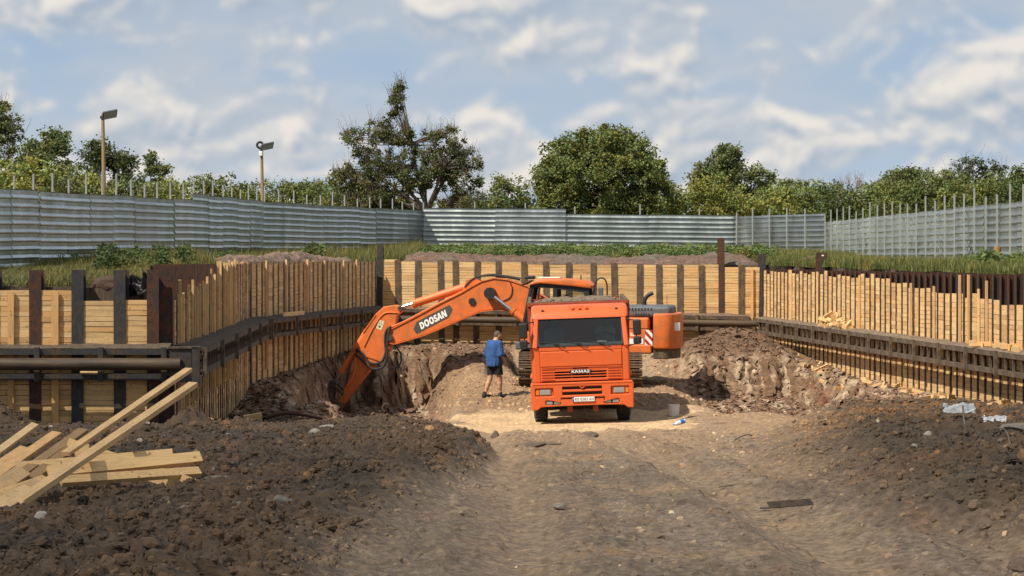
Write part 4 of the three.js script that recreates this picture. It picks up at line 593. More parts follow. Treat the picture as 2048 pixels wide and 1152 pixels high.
  for (const [x, d, s, lab] of [[-6.1, 84.5, 1.2, 'large pale leaved weed above the shaded wall'], [10.9, 62.5, 0.9, 'leafy weed beside the wooden stump']]) { const f = new Faces(), r = mulberry(d * 10 | 0); for (let k = 0; k < 150; k++) { const v = 0.8 + 0.5 * r(); f.leaf((r() - 0.5) * 0.5, 0.05 + 0.5 * r(), (r() - 0.5) * 0.4, 0.15, 0.05, r, [0.14 * v, 0.19 * v, 0.06 * v]); } const o = single('weed', f.build(), M.leaf, lab, 'weed', [x, rimY(x, d), -d]); o.scale.setScalar(s); }
}

// ---------------------------------------------------------------- the tipper lorry: +z is forward, y = 0 the ground, z = 0 the face of the bumper
M.trim = std({ color: rgb(0.3, 0.3, 0.29), roughness: 0.9 });
const FONT = await new FontLoader().loadAsync('fonts/droid/droid_sans_bold.typeface.json');
function print(w, h, px, draw) { const c = document.createElement('canvas'); c.width = px; c.height = Math.round(px * h / w); draw(c.getContext('2d'), c.width, c.height); const t = new THREE.CanvasTexture(c); t.colorSpace = THREE.SRGBColorSpace; return t; }
function holed(outline, holes, depth, bevel = 0.012) {
  const s = new THREE.Shape(outline.map((p) => new THREE.Vector2(...p)));
  for (const h of holes) s.holes.push(new THREE.Path(h.map((p) => new THREE.Vector2(...p))));
  return metreUV(new THREE.ExtrudeGeometry(s, { depth: depth - 2 * bevel, bevelEnabled: bevel > 0, bevelThickness: bevel, bevelSize: bevel, bevelSegments: 2, bevelOffset: -bevel }));
}
const rect = (x0, y0, x1, y1) => [[x0, y0], [x1, y0], [x1, y1], [x0, y1]];
function rrect(x0, y0, x1, y1, r) { const o = []; for (const [cx, cy, a] of [[x1 - r, y0 + r, -Math.PI / 2], [x1 - r, y1 - r, 0], [x0 + r, y1 - r, Math.PI / 2], [x0 + r, y0 + r, Math.PI]]) for (let k = 0; k <= 4; k++) o.push([cx + r * Math.cos(a + k * Math.PI / 8), cy + r * Math.sin(a + k * Math.PI / 8)]); return o; }
{
  const T = thing('dump_truck', 'orange tipper lorry loaded with soil facing out of the pit', 'truck', [1.66, -3.80, -63.9], -0.012);
  T.rotation.order = 'YXZ'; T.rotation.x = 0.018; T.rotation.z = 0.036;
  const paint = M.truck, dark = M.black;
  // cab
  const cab = new THREE.Group(); cab.name = 'cab'; T.add(cab);
  const roofProfile = [[0.16, 2.45], [0.2, 2.56], [0.33, 2.66], [0.6, 2.715], [1.2, 2.74], [1.78, 2.72], [1.78, 2.45]];
  { const g = new THREE.ExtrudeGeometry(new THREE.Shape(roofProfile.map((p) => new THREE.Vector2(...p))), { depth: 2.06, bevelEnabled: true, bevelSize: 0.07, bevelThickness: 0.1, bevelSegments: 4, bevelOffset: -0.07 }); g.rotateY(Math.PI / 2).translate(-1.03, 0, 0.02); part('roof', toCreasedNormals(metreKeep(g), 0.6), paint, cab); }
  for (const s of [-1, 1]) {
    part('pillar', new RoundedBoxGeometry(0.12, 0.74, 0.14, 2, 0.03), paint, cab, [s * 1.04, 2.12, -0.13], [-0.26, 0, s * 0.07]);
    const door = part('door', holed([[-1.78, 0.98], [-0.08, 0.98], [-0.05, 1.8], [-0.2, 2.46], [-1.78, 2.46]], [[[-1.25, 1.72], [-0.3, 1.72], [-0.36, 2.36], [-1.25, 2.36]]], 0.06), paint, cab, [s * 1.1 + (s < 0 ? 0 : -0.06), 0, 0], [0, -Math.PI / 2, 0]); door.scale.x = 1;
    part('window', box(0.006, 0.64, 0.94, s * 1.07, 2.04, -0.78), M.glass, cab);
    part('corner_panel', new RoundedBoxGeometry(0.2, 0.86, 0.16, 3, 0.06), paint, cab, [s * 1.03, 1.38, -0.1]);
    part('step_panel', rbox(0.14, 0.5, 1.1, 0.05, s * 1.06, 0.76, -0.72), paint, cab);
    const mirrors = new THREE.Group(); mirrors.name = 'mirror'; T.add(mirrors);
    part('mirror_arm', [rod([s * 1.05, 2.4, -0.16], [s * 1.3, 2.36, 0.06], 0.014), rod([s * 1.05, 1.75, -0.12], [s * 1.3, 1.82, 0.06], 0.014), rod([s * 1.3, 2.36, 0.06], [s * 1.3, 1.82, 0.06], 0.014)], dark, mirrors);
    part('mirror_head', rbox(0.19, 0.36, 0.09, 0.04, s * 1.32, 2.2, 0.08), dark, mirrors); part('wide_mirror', rbox(0.19, 0.18, 0.1, 0.04, s * 1.32, 1.9, 0.08), dark, mirrors);
    part('roof_lamp', rbox(0.07, 0.03, 0.05, 0.01, s * 0.86, 2.655, -0.26), M.grey, cab);
  }
  part('rear_wall', box(2.1, 1.5, 0.05, 0, 1.72, -1.78), paint, cab); part('cab_floor', box(2.1, 0.06, 1.7, 0, 0.98, -0.93), dark, cab);
  // front: upper panel, grille, letters
  part('front_panel', rbox(1.92, 0.13, 0.1, 0.02, 0, 1.765, -0.06), paint, cab);
  part('bonnet_panel', rbox(1.9, 0.36, 0.1, 0.025, 0, 1.515, -0.045), paint, cab);
  const gr = new THREE.Group(); gr.name = 'grille'; T.add(gr);
  part('grille_frame', holed(rect(-0.95, 1.0, 0.95, 1.33), [rrect(-0.62, 1.055, 0.58, 1.245, 0.012), rrect(-0.2, 1.275, 0.16, 1.305, 0.008)], 0.09, 0.008).translate(0, 0, -0.09), paint, gr);
  part('grille_back', box(1.4, 0.3, 0.02, 0, 1.17, -0.12), dark, gr);
  for (let k = 0; k < 3; k++) part('slat', [rbox(1.22, 0.022, 0.06, 0.008, -0.02, 1.107 + k * 0.063, -0.035)], paint, gr);
  for (const x of [-0.23, 0.19]) part('grille_rib', box(0.016, 0.13, 0.04, x, 1.12, -0.045), paint, gr);
  for (let k = 0; k < 5; k++) for (const s of [-1, 1]) part('moulding', rbox(0.3, 0.013, 0.02, 0.005, s * 0.77 - 0.01, 1.04 + k * 0.063, 0.004), paint, gr);
  part('moulding', rbox(1.86, 0.013, 0.02, 0.005, 0, 1.318, 0.004), paint, gr);
  { part('badge_plate', rbox(0.48, 0.085, 0.02, 0.008, -0.02, 1.215, 0.0), dark, gr); const t = new TextGeometry('KAMAZ', { font: FONT, size: 0.062, depth: 0.012, curveSegments: 2 }); t.computeBoundingBox(); const b = t.boundingBox; t.translate(-(b.min.x + b.max.x) / 2, 0, 0).scale(0.42 / (b.max.x - b.min.x), 1, 1); part('badge_letters', t, M.white, gr, [-0.02, 1.186, 0.011]); }
  // windscreen, rubber, wipers, inside
  const wsRot = -0.29, wsZ = -0.105, wsY = 2.13;
  { const w = new THREE.Group(); w.name = 'windscreen'; w.position.set(0, wsY, wsZ); w.rotation.x = wsRot; T.add(w);
    part('glass_pane', box(1.94, 0.6, 0.006), M.glass, w); part('rubber_seal', holed(rrect(-1.01, -0.345, 1.01, 0.345, 0.07), [rrect(-0.955, -0.295, 0.955, 0.295, 0.05)], 0.03, 0.006).translate(0, 0, -0.015), dark, w);
    for (const x of [-0.62, -0.1, 0.42]) { part('wiper', [rod([x + 0.28, -0.4, 0.05], [x + 0.0, -0.28, 0.03], 0.012), rod([x - 0.3, -0.23, 0.025], [x + 0.12, -0.285, 0.025], 0.012)], dark, w); } }
  const inn = new THREE.Group(); inn.name = 'interior'; T.add(inn);
  part('dashboard', rbox(2.0, 0.3, 0.45, 0.08, 0, 1.72, -0.42), M.grey, inn);
  for (const x of [-0.6, 0.6]) { part('seat_back', rbox(0.5, 0.7, 0.16, 0.07, x, 1.85, -1.3), M.trim, inn); part('headrest', rbox(0.28, 0.2, 0.12, 0.05, x, 2.3, -1.3), M.grey, inn); }
  part('steering_wheel', new THREE.TorusGeometry(0.24, 0.02, 8, 28).toNonIndexed(), dark, inn, [0.6, 1.92, -0.6], [-0.9, 0, 0]);
  part('papers', box(0.22, 0.012, 0.16, 0.5, 1.885, -0.34), M.white, inn);
  // roof marker lamps on a bar
  { const m = new THREE.Group(); m.name = 'marker_bar'; T.add(m); part('bar', rbox(0.5, 0.02, 0.04, 0.008, 0, 2.715, -0.34), paint, m); for (const x of [-0.16, 0, 0.16]) part('marker_lamp', rbox(0.07, 0.04, 0.06, 0.012, x, 2.69, -0.27), M.amber, m); }
  // bumper
  const bu = new THREE.Group(); bu.name = 'bumper'; T.add(bu);
  const outline = [[-1.18, 0.34], [-1.05, 0.345], [-0.96, 0.41], [-0.5, 0.43], [0.5, 0.43], [0.96, 0.41], [1.05, 0.345], [1.18, 0.34], [1.2, 0.92], [1.15, 0.95], [-1.15, 0.95], [-1.2, 0.92]];
  const holes = [rrect(-0.46, 0.675, 0.46, 0.87, 0.02), rrect(-0.5, 0.535, 0.52, 0.61, 0.01)];
  for (const s of [-1, 1]) { const a = s < 0 ? -1.09 : 0.67, b = s < 0 ? -0.67 : 1.09; holes.push(rrect(a, 0.665, b, 0.845, 0.02)); const c = s < 0 ? -0.86 : 0.5, d = s < 0 ? -0.5 : 0.86; holes.push(rrect(c, 0.455, d, 0.56, 0.03)); }
  part('bumper_shell', holed(outline, holes, 0.12, 0.022), paint, bu, [0, 0, -0.02]);
  part('bumper_back', box(2.2, 0.5, 0.02, 0, 0.66, -0.03), dark, bu); part('bumper_top', rbox(2.34, 0.05, 0.3, 0.02, 0, 0.945, -0.06), paint, bu);
  for (const s of [-1, 1]) part('bumper_side', rbox(0.05, 0.58, 0.75, 0.02, s * 1.17, 0.65, -0.36), paint, bu);
  part('bumper_bar', rbox(0.92, 0.055, 0.08, 0.015, 0, 0.775, 0.04), paint, bu);
  part('emblem', plate([[-0.07, 0.05], [0, 0.005], [0.07, 0.05], [0.035, 0.05], [0, 0.03], [-0.035, 0.05]], 0.03, 0.004), paint, bu, [0, 0.815, 0.09]);
  for (const s of [-1, 1]) {
    const hl = new THREE.Group(); hl.name = 'headlight'; T.add(hl);
    part('pocket', rbox(0.4, 0.17, 0.02, 0.006, s * 0.88, 0.755, 0.012), paint, hl); part('lens', rbox(0.26, 0.135, 0.05, 0.03, s * 0.86, 0.755, 0.035), M.lens, hl); part('indicator', rbox(0.075, 0.12, 0.04, 0.01, s * 1.045, 0.755, 0.03), M.amber, hl);
    const fl = new THREE.Group(); fl.name = 'fog_lamp'; T.add(fl); for (const x of [0.59, 0.77]) part('lens', rbox(0.155, 0.085, 0.04, 0.018, s * x, 0.507, 0.035), M.lens, fl);
  }
  { const t = print(0.52, 0.112, 512, (c, w, h) => { c.fillStyle = '#e9e9e4'; c.fillRect(0, 0, w, h); c.fillStyle = '#2f5fb4'; c.fillRect(0, 0, w * 0.09, h); c.fillStyle = '#e8c83a'; c.fillRect(w * 0.015, h * 0.34, w * 0.06, h * 0.14); c.fillStyle = '#1b1b1b'; c.font = 'bold ' + Math.round(h * 0.82) + 'px sans-serif'; c.textBaseline = 'middle'; c.textAlign = 'center'; c.save(); c.translate(w * 0.545, h * 0.54); c.scale(0.92, 1); c.fillText('KE 0383 AH', 0, 0); c.restore(); c.strokeStyle = '#333'; c.lineWidth = 4; c.strokeRect(2, 2, w - 4, h - 4); });
    const p = part('number_plate', new THREE.BoxGeometry(0.52, 0.112, 0.01), [M.white, M.white, M.white, M.white, std({ map: t, roughness: 0.5 }), M.white], bu, [0.02, 0.575, 0.105]); }
  // running gear
  const wheel = (x, z, dual) => {
    const w = new THREE.Group(); w.name = 'wheel'; w.position.set(x, 0.485, z); T.add(w); const n = dual ? 0.6 : 0.31, prof = []; for (const [r, a] of [[0.29, -n / 2], [0.4, -n / 2 - 0.01], [0.49, -n / 2 + 0.02], [0.52, -n / 2 + 0.07], [0.525, 0], [0.52, n / 2 - 0.07], [0.49, n / 2 - 0.02], [0.4, n / 2 + 0.01], [0.29, n / 2]]) prof.push(new THREE.Vector2(r, a));
    part('tyre', new THREE.LatheGeometry(prof, 36).rotateZ(Math.PI / 2).toNonIndexed(), M.tyre, w); part('rim', cyl(0.3, 0.3, n * 0.86, 20, 0, 0, 0, 'x'), M.grey, w);
    const lug = []; for (let k = 0; k < 34; k++) { const a = k / 34 * 6.2832; for (const s of [-1, 1]) lug.push(box(n * 0.42, 0.03, 0.055).rotateY(s * 0.35).translate(s * n * 0.22, 0.53, 0).rotateX(a + (s > 0 ? 0.09 : 0))); } part('tread', lug, M.tyre, w);
  };
  wheel(-0.98, -1.36); wheel(0.98, -1.36); for (const z of [-4.75, -6.1]) for (const s of [-1, 1]) wheel(s * 0.9, z, true);
  part('frame_rail', [box(0.09, 0.3, 6.6, -0.42, 0.92, -3.7), box(0.09, 0.3, 6.6, 0.42, 0.92, -3.7)], dark, T); part('front_axle', box(1.8, 0.14, 0.14, 0, 0.5, -1.36), dark, T); part('engine', rbox(0.8, 0.6, 1.1, 0.08, 0, 0.86, -1.0), dark, T);
  part('tow_bracket', box(0.12, 0.16, 0.1, -0.3, 0.36, -0.1), M.bedRed, T); part('tow_bracket', box(0.12, 0.16, 0.1, 0.3, 0.36, -0.1), M.bedRed, T); part('fuel_tank', rbox(0.5, 0.5, 1.1, 0.1, -0.9, 0.86, -2.9), M.grey, T); part('air_box', rbox(0.4, 0.5, 0.8, 0.05, 0.92, 0.86, -2.7), M.grey, T);
  for (const s of [-1, 1]) part('mudguard', rbox(0.36, 0.06, 1.2, 0.03, s * 1.02, 1.06, -1.4), paint, T);
  // tipper body: walls flare outward to the rim
  const bed = new THREE.Group(); bed.name = 'tipper_body'; T.add(bed);
  const y0 = 1.1, y1 = 2.7, zf = -2.06, zr = -7.1;
  part('front_board', plate([[-1.12, y0], [1.12, y0], [1.17, y1], [-1.17, y1]], 0.05, 0.008), M.bedRed, bed, [0, 0, zf]);
  part('front_lip', [rbox(2.42, 0.09, 0.32, 0.02, 0, y1 + 0.03, zf + 0.12)], M.bedRed, bed, [0, 0, 0], [0, 0, 0]);
  for (const s of [-1, 1]) { part('side_board', rbox(0.05, y1 - y0 + 0.03, zf - zr, 0.012), M.bedRed, bed, [s * 1.14, (y0 + y1) / 2, (zf + zr) / 2], [0, 0, -s * 0.035]); part('side_rim', rbox(0.09, 0.1, zf - zr, 0.02, s * 1.18, y1 + 0.02, (zf + zr) / 2), M.dustySteel, bed); for (const z of [-2.14, -3.6, -5.0, -6.4]) part('side_rib', rbox(0.07, y1 - y0, 0.1, 0.015), M.bedRed, bed, [s * 1.165, (y0 + y1) / 2, z], [0, 0, -s * 0.035]); }
  part('floor_panel', box(2.0, 0.06, zf - zr, 0, y0, (zf + zr) / 2), M.bedRed, bed); part('tail_board', box(2.25, y1 - y0, 0.05, 0, (y0 + y1) / 2, zr), M.bedRed, bed); part('rim_dust', rbox(2.4, 0.012, 0.3, 0.005, 0, y1 + 0.082, zf + 0.12), M.dustySteel, bed);
  // the load of soil
  { const nx = 44, nz = 70, p = [], c = [], uv = [], idx = []; for (let j = 0; j <= nz; j++) for (let i = 0; i <= nx; i++) { const u = i / nx * 2 - 1, v = j / nz, x = u * 1.12, z = zf - 0.05 + v * (zr - zf + 0.1), e = (1 - u ** 4) * smooth(0, 0.1, v), n = fbm(x * 2.6, z * 2.6, 4, 4, 0.6); p.push(x, y1 - 0.07 + e * (0.07 + 0.05 * Math.sin(v * 7)) + 0.1 * n, z); const k = 1 + 0.5 * n + 0.3 * noise3(x * 9, z * 9, 3); c.push(0.19 * k, 0.14 * k, 0.1 * k); uv.push(x, z); if (i && j) { const a = j * (nx + 1) + i; idx.push(a, a - 1, a - nx - 2, a, a - nx - 2, a - nx - 1); } }
    const g = new THREE.BufferGeometry(); g.setAttribute('position', new THREE.Float32BufferAttribute(p, 3)); g.setAttribute('color', new THREE.Float32BufferAttribute(c, 3)); g.setAttribute('uv', new THREE.Float32BufferAttribute(uv, 2)); g.setIndex(idx); g.computeVertexNormals();
    const o = sh(new THREE.Mesh(g, M.soil)); o.name = 'soil_load'; o.userData = { label: 'brown soil heaped in the tipper body of the lorry', category: 'soil' }; o.position.copy(T.position); o.rotation.copy(T.rotation); scene.add(o);
    const rock = new THREE.IcosahedronGeometry(1, 1); const cl = []; for (let k = 0; k < 90; k++) { const x = rr(-1, 1), z = rr(zf - 0.1, zf - 2.2), s = rr(0.02, 0.06); cl.push(at(rock.clone().scale(s, s * 0.8, s), x, y1 + 0.02 * (1 - x ** 4) + rr(0, 0.05) * smooth(zf, zf - 0.5, z), z, 0, 0, 0)); } const m = sh(new THREE.Mesh(metreUV(merge(cl)), M.clod.clone())); m.material.color.setRGB(0.2, 0.15, 0.108); m.name = 'load_clods'; m.userData = { kind: 'stuff', label: 'clods of soil on the lorry load', category: 'soil' }; m.position.copy(T.position); m.rotation.copy(T.rotation); scene.add(m); }
}

// ---------------------------------------------------------------- the excavator: -x is forward, +z the side with the cab, y = 0 under the tracks
{
  const X = thing('excavator', 'orange tracked excavator digging behind the lorry', 'excavator', [1.9, -3.47, -76]);
  const yaw = -0.13, upper = (name) => { const g = new THREE.Group(); g.name = name; g.rotation.y = yaw; X.add(g); return g; };
  const O = M.orange, K = M.black;
  // tracks run towards the photographer
  for (const s of [-1, 1]) {
    const t = new THREE.Group(); t.name = 'track'; t.position.set(s * 1.34, 0, 0.1); t.rotation.y = -0.03; X.add(t);
    const L = 3.6, R = 0.44, n = 46, P = 2 * L + 2 * Math.PI * R, shoe = merge([box(0.64, 0.045, 0.185), box(0.64, 0.035, 0.03, 0, 0.035, -0.06), box(0.64, 0.03, 0.025, 0, 0.032, 0.02)]);
    for (let k = 0; k < n; k++) { let u = k / n * P, y, z, a; if (u < L) { y = 2 * R; z = -L / 2 + u; a = 0; } else if ((u -= L) < Math.PI * R) { const w = u / R; y = R + R * Math.cos(w); z = L / 2 + R * Math.sin(w); a = w; } else if ((u -= Math.PI * R) < L) { y = 0; z = L / 2 - u; a = Math.PI; } else { u -= L; const w = u / R; y = R - R * Math.cos(w); z = -L / 2 - R * Math.sin(w); a = Math.PI + w; } part('track_shoe', shoe, M.track, t, [0, y + 0.05, z], [a, 0, 0]); }
    part('track_frame', rbox(0.4, 0.5, L, 0.08, 0, R + 0.05, 0), M.grey, t); for (const z of [-1.8, 1.8]) part('idler', cyl(0.38, 0.38, 0.3, 20, 0, R + 0.05, z, 'x'), M.darkSteel, t); for (let k = -3; k <= 3; k++) part('roller', cyl(0.11, 0.11, 0.34, 12, 0, 0.16, k * 0.48, 'x'), M.darkSteel, t);
  }
  part('car_body', rbox(2.1, 0.4, 1.6, 0.1, 0, 0.68, 0.1), M.grey, X); part('swing_ring', cyl(0.75, 0.75, 0.24, 28, 0, 0.98, 0), M.darkSteel, X);
  // deck, engine house, counterweight
  const hs = upper('engine_house');
  part('deck', rbox(4.1, 0.22, 2.75, 0.05, 0.4, 1.14, 0), M.grey, hs);
  part('side_door', rbox(1.75, 0.78, 2.86, 0.06, 1.12, 1.52, 0), O, hs); part('lower_skirt', rbox(1.95, 0.26, 2.9, 0.05, 1.1, 1.06, 0), O, hs); part('seam', box(1.74, 0.012, 2.875, 1.12, 1.62, 0), K, hs);
  part('hood', rbox(1.9, 0.34, 2.2, 0.12, 1.62, 2.06, -0.05, 3), M.grey, hs);
  for (let k = 0; k < 16; k++) part('hood_slot', rbox(0.035, 0.08, 0.02, 0.008, 0.76 + k * 0.085, 2.13, 1.05), K, hs);
  for (let k = 0; k < 6; k++) part('hood_slot', rbox(0.035, 0.08, 0.02, 0.008, 1.62 + k * 0.07, 1.98, 1.05), K, hs);
  for (let k = 0; k < 12; k++) part('vent_slot', box(0.035, 0.14, 0.02), K, hs, [0.62 + k * 0.075, 1.81, 1.428], [0, 0, -0.35]);
  part('side_stripe', box(1.2, 0.14, 0.008, 1.25, 1.27, 1.433), M.white, hs);
  { const t = print(0.3, 0.13, 128, (c, w, h) => { c.fillStyle = '#d8743a'; c.fillRect(0, 0, w, h); c.fillStyle = '#f3eee8'; c.font = 'bold ' + Math.round(h * 0.95) + 'px sans-serif'; c.textAlign = 'center'; c.textBaseline = 'middle'; c.fillText('52', w / 2, h * 0.55); }); part('side_marking', new THREE.BoxGeometry(0.24, 0.13, 0.006), [O, O, O, O, std({ map: t, roughness: 0.5 }), O], hs, [1.55, 1.46, 1.433]); }
  { const t = print(0.2, 0.44, 128, (c, w, h) => { c.fillStyle = '#e6e2dc'; c.fillRect(0, 0, w, h); c.fillStyle = '#a3211c'; for (let k = -1; k < 4; k++) { c.beginPath(); c.moveTo(0, k * h * 0.5); c.lineTo(w, k * h * 0.5 + w * 1.1); c.lineTo(w, k * h * 0.5 + w * 1.1 + h * 0.25); c.lineTo(0, k * h * 0.5 + h * 0.25); c.fill(); } }); part('hazard_stripes', new THREE.BoxGeometry(0.2, 0.44, 0.006), [O, O, O, O, std({ map: t, roughness: 0.5 }), O], hs, [2.0, 1.36, 1.434]); }
  part('exhaust', tube([[1.75, 2.2, -0.3], [1.75, 2.36, -0.3], [1.85, 2.5, -0.3], [1.98, 2.56, -0.3]], 0.055, 12, 8), K, hs); part('antenna', rod([2.4, 2.2, 0.2], [2.4, 2.5, 0.2], 0.008), M.rust, hs);
  const cw = upper('counterweight');
  { // rounded tail in plan
    const o = []; for (let k = 0; k <= 20; k++) { const a = -Math.PI / 2 + Math.PI * k / 20, c = Math.cos(a), s = Math.sin(a); o.push([2.15 + 0.66 * Math.pow(Math.abs(c), 0.5), 1.44 * Math.sign(s) * Math.pow(Math.abs(s), 0.75)]); } o.push([2.12, 1.44], [2.12, -1.44]);
    const g = new THREE.ExtrudeGeometry(new THREE.Shape(o.map((p) => new THREE.Vector2(...p))), { depth: 0.84, bevelEnabled: true, bevelSize: 0.05, bevelThickness: 0.06, bevelSegments: 3, bevelOffset: -0.05 }); g.rotateX(-Math.PI / 2); part('weight_block', toCreasedNormals(metreKeep(g.translate(0, 1.12, 0)), 0.5), O, cw);
    const low = new THREE.ExtrudeGeometry(new THREE.Shape(o.map((p) => new THREE.Vector2(2.1 + (p[0] - 2.1) * 0.9, p[1] * 0.95))), { depth: 0.24, bevelEnabled: true, bevelSize: 0.03, bevelThickness: 0.03, bevelSegments: 2, bevelOffset: -0.03 }); low.rotateX(-Math.PI / 2); part('weight_base', metreKeep(low.translate(0, 0.82, 0)), M.dustySteel, cw);
    part('reflector_panel', rbox(0.34, 0.22, 0.03, 0.008), M.white, cw, [2.68, 1.66, 1.15], [0, 0.62, 0]); part('lifting_eye', new THREE.TorusGeometry(0.07, 0.025, 8, 16).toNonIndexed(), O, cw, [2.45, 2.06, 0.8]); part('lifting_eye', new THREE.TorusGeometry(0.07, 0.025, 8, 16).toNonIndexed(), O, cw, [2.45, 2.06, -0.8]);
    part('warning_label', box(0.2, 0.17, 0.008), std({ color: rgb(0.38, 0.3, 0.16), roughness: 0.7 }), cw, [2.32, 1.72, 1.4], [0, 0.35, 0]); part('tow_recess', rbox(0.02, 0.14, 0.08, 0.01, 2.74, 1.32, 0.8), M.bedRed, cw);
  }
  // cab
  const cab = upper('cab'), zc = 1.36, zi = 0.36;
  const side = [[-1.5, 1.24], [0.36, 1.24], [0.42, 2.3], [0.34, 2.72], [-0.95, 2.84], [-1.22, 2.8]];
  const holes = [[[-1.36, 1.5], [-0.62, 1.5], [-0.62, 2.7], [-1.13, 2.72]], [[-0.5, 1.7], [0.28, 1.7], [0.32, 2.28], [0.22, 2.58], [-0.5, 2.68]]];
  for (const z of [zc - 0.06, zi]) part('side_frame', holed(side, holes, 0.06, 0.01), K, cab, [0, 0, z]);
  part('rear_window', box(0.8, 1.0, 0.005, -0.1, 2.18, zc - 0.03), M.glass, cab); part('front_post', [rod([-1.2, 2.8, zc - 0.04], [-1.52, 1.24, zc - 0.04], 0.05), rod([-1.2, 2.8, zi + 0.03], [-1.52, 1.24, zi + 0.03], 0.05)], K, cab); part('lower_panel', rbox(1.9, 0.3, 1.06, 0.03, -0.55, 1.36, 0.88), O, cab);
  part('front_glass', box(0.006, 1.3, 0.92), M.glass, cab, [-1.36, 2.1, 0.87], [0, 0, -0.2]); part('back_panel', box(0.05, 1.1, 0.96, 0.37, 1.8, 0.87), K, cab); part('door_bar', rod([-0.98, 2.76, zc - 0.02], [-1.14, 1.5, zc - 0.02], 0.028), K, cab);
  { const o = [[-1.28, 2.78], [-1.12, 2.9], [-0.85, 2.97], [-0.1, 2.96], [0.32, 2.9], [0.46, 2.78], [0.4, 2.7], [-0.1, 2.76], [-0.95, 2.83]]; part('roof', toCreasedNormals(plate(o, 1.12, 0.04), 0.7), O, cab, [0, 0, 0.87]); }
  part('roof_hatch', rbox(0.6, 0.03, 0.6, 0.01, -0.75, 2.99, 0.86), M.white, cab); part('work_lamp', rbox(0.24, 0.1, 0.5, 0.03, -1.3, 2.99, 0.85), K, cab); part('lamp_visor', box(0.26, 0.03, 1.0), M.dustySteel, cab, [-1.38, 2.85, 0.87], [0, 0, 0.45]); part('antenna', rod([0.1, 2.92, 0.9], [0.1, 3.06, 0.9], 0.016), K, cab);
  part('seat_back', rbox(0.16, 0.75, 0.5, 0.06, -0.25, 1.98, 0.86), M.rubber, cab); part('seat', rbox(0.5, 0.14, 0.5, 0.06, -0.5, 1.62, 0.86), M.rubber, cab); part('headrest', rbox(0.13, 0.24, 0.3, 0.06, -0.3, 2.4, 0.86), M.rubber, cab); part('console', rbox(0.5, 0.3, 0.14, 0.04, -0.6, 1.8, 1.12), M.rubber, cab);
  part('grab_rail', tube([[0.5, 1.9, 1.3], [0.5, 2.6, 1.3], [0.56, 2.9, 1.3], [0.66, 2.98, 1.3], [0.78, 2.96, 1.3], [0.84, 2.85, 1.3], [0.86, 2.5, 1.3], [0.88, 1.95, 1.3]], 0.022, 40, 7), K, cab); part('mirror', rbox(0.14, 0.26, 0.06, 0.03, 0.68, 2.6, 1.3), M.grey, cab); part('mirror_post', rod([0.68, 1.9, 1.28], [0.68, 2.55, 1.28], 0.014), K, cab);
  // boom
  const bm = upper('boom'), zb = -0.18;
  const boomTop = [[-5.36, 1.5], [-4.63, 1.87], [-3.93, 2.25], [-3.3, 2.56], [-3.02, 2.73], [-2.75, 2.87], [-2.42, 2.95], [-2.02, 2.91], [-1.485, 2.73], [-0.9, 2.35], [-0.3, 1.86]];
  const boomLow = [[-0.2, 1.6], [-0.45, 1.42], [-1.1, 1.72], [-1.75, 2.0], [-2.2, 2.1], [-2.51, 2.09], [-2.83, 2.04], [-3.4, 1.8], [-4.385, 1.38], [-5.2, 1.14], [-5.42, 1.18]];
  part('boom_beam', toCreasedNormals(plate([...boomTop, ...boomLow], 0.52, 0.02), 0.3), O, bm, [0, 0, zb]);
  { const line = (pts, h) => { const out = []; for (let i = 0; i < pts.length - 1; i++) { const [a, b] = [pts[i], pts[i + 1]], L = Math.hypot(b[0] - a[0], b[1] - a[1]); out.push(box(L + 0.02, 0.025, h).rotateZ(Math.atan2(b[1] - a[1], b[0] - a[0])).translate((a[0] + b[0]) / 2, (a[1] + b[1]) / 2, 0)); } return out; }; part('top_flange', line(boomTop, 0.58), O, bm, [0, 0.012, zb]); part('bottom_flange', line(boomLow.slice(1), 0.58), O, bm, [0, -0.012, zb]); }
  { // nameplate along the boom
    const t = print(1.3, 0.28, 1024, (c, w, h) => { c.clearRect(0, 0, w, h); c.fillStyle = '#454440'; c.fillRect(0, 0, w, h); c.fillStyle = '#ece7dd'; c.font = 'bold ' + Math.round(h * 0.78) + 'px sans-serif'; c.textAlign = 'center'; c.textBaseline = 'middle'; c.save(); c.translate(w * 0.5, h * 0.53); c.transform(1, 0, -0.16, 1, 0, 0); c.scale(0.96, 1); c.lineWidth = 9; c.strokeStyle = '#ece7dd'; c.strokeText('DOOSAN', 0, 0); c.fillText('DOOSAN', 0, 0); c.restore(); });
    const s = new THREE.Shape([[-0.6, -0.15], [0.42, -0.15], [0.62, 0.0], [0.6, 0.15], [-0.44, 0.15], [-0.62, 0.0]].map((p) => new THREE.Vector2(...p))), g = new THREE.ExtrudeGeometry(s, { depth: 0.006, bevelEnabled: false }), p = g.attributes.position, uv = new Float32Array(p.count * 2); for (let i = 0; i < p.count; i++) { uv[i * 2] = (p.getX(i) + 0.63) / 1.26; uv[i * 2 + 1] = (p.getY(i) + 0.16) / 0.32; } g.setAttribute('uv', new THREE.BufferAttribute(uv, 2));
    part('nameplate', g, std({ map: t, roughness: 0.6 }), bm, [-4.12, 1.82, zb + 0.262], [0, 0, 0.475]); }
  const cylinder = (name, parent, a, b, z, r, t) => { const m = [mix(a[0], b[0], t), mix(a[1], b[1], t)]; part(name + '_barrel', [rod([a[0], a[1], z], [m[0], m[1], z], r, 16), rod([mix(a[0], b[0], t - 0.05), mix(a[1], b[1], t - 0.05), z], [m[0], m[1], z], r * 1.18, 16)], O, parent); part(name + '_rod', rod([m[0], m[1], z], [b[0], b[1], z], r * 0.55, 12), M.chrome, parent); };
  for (const z of [zb + 0.42, zb - 0.42]) cylinder('boom_cylinder', bm, [-0.95, 1.36], [-2.5, 2.53], z, 0.105, 0.62);
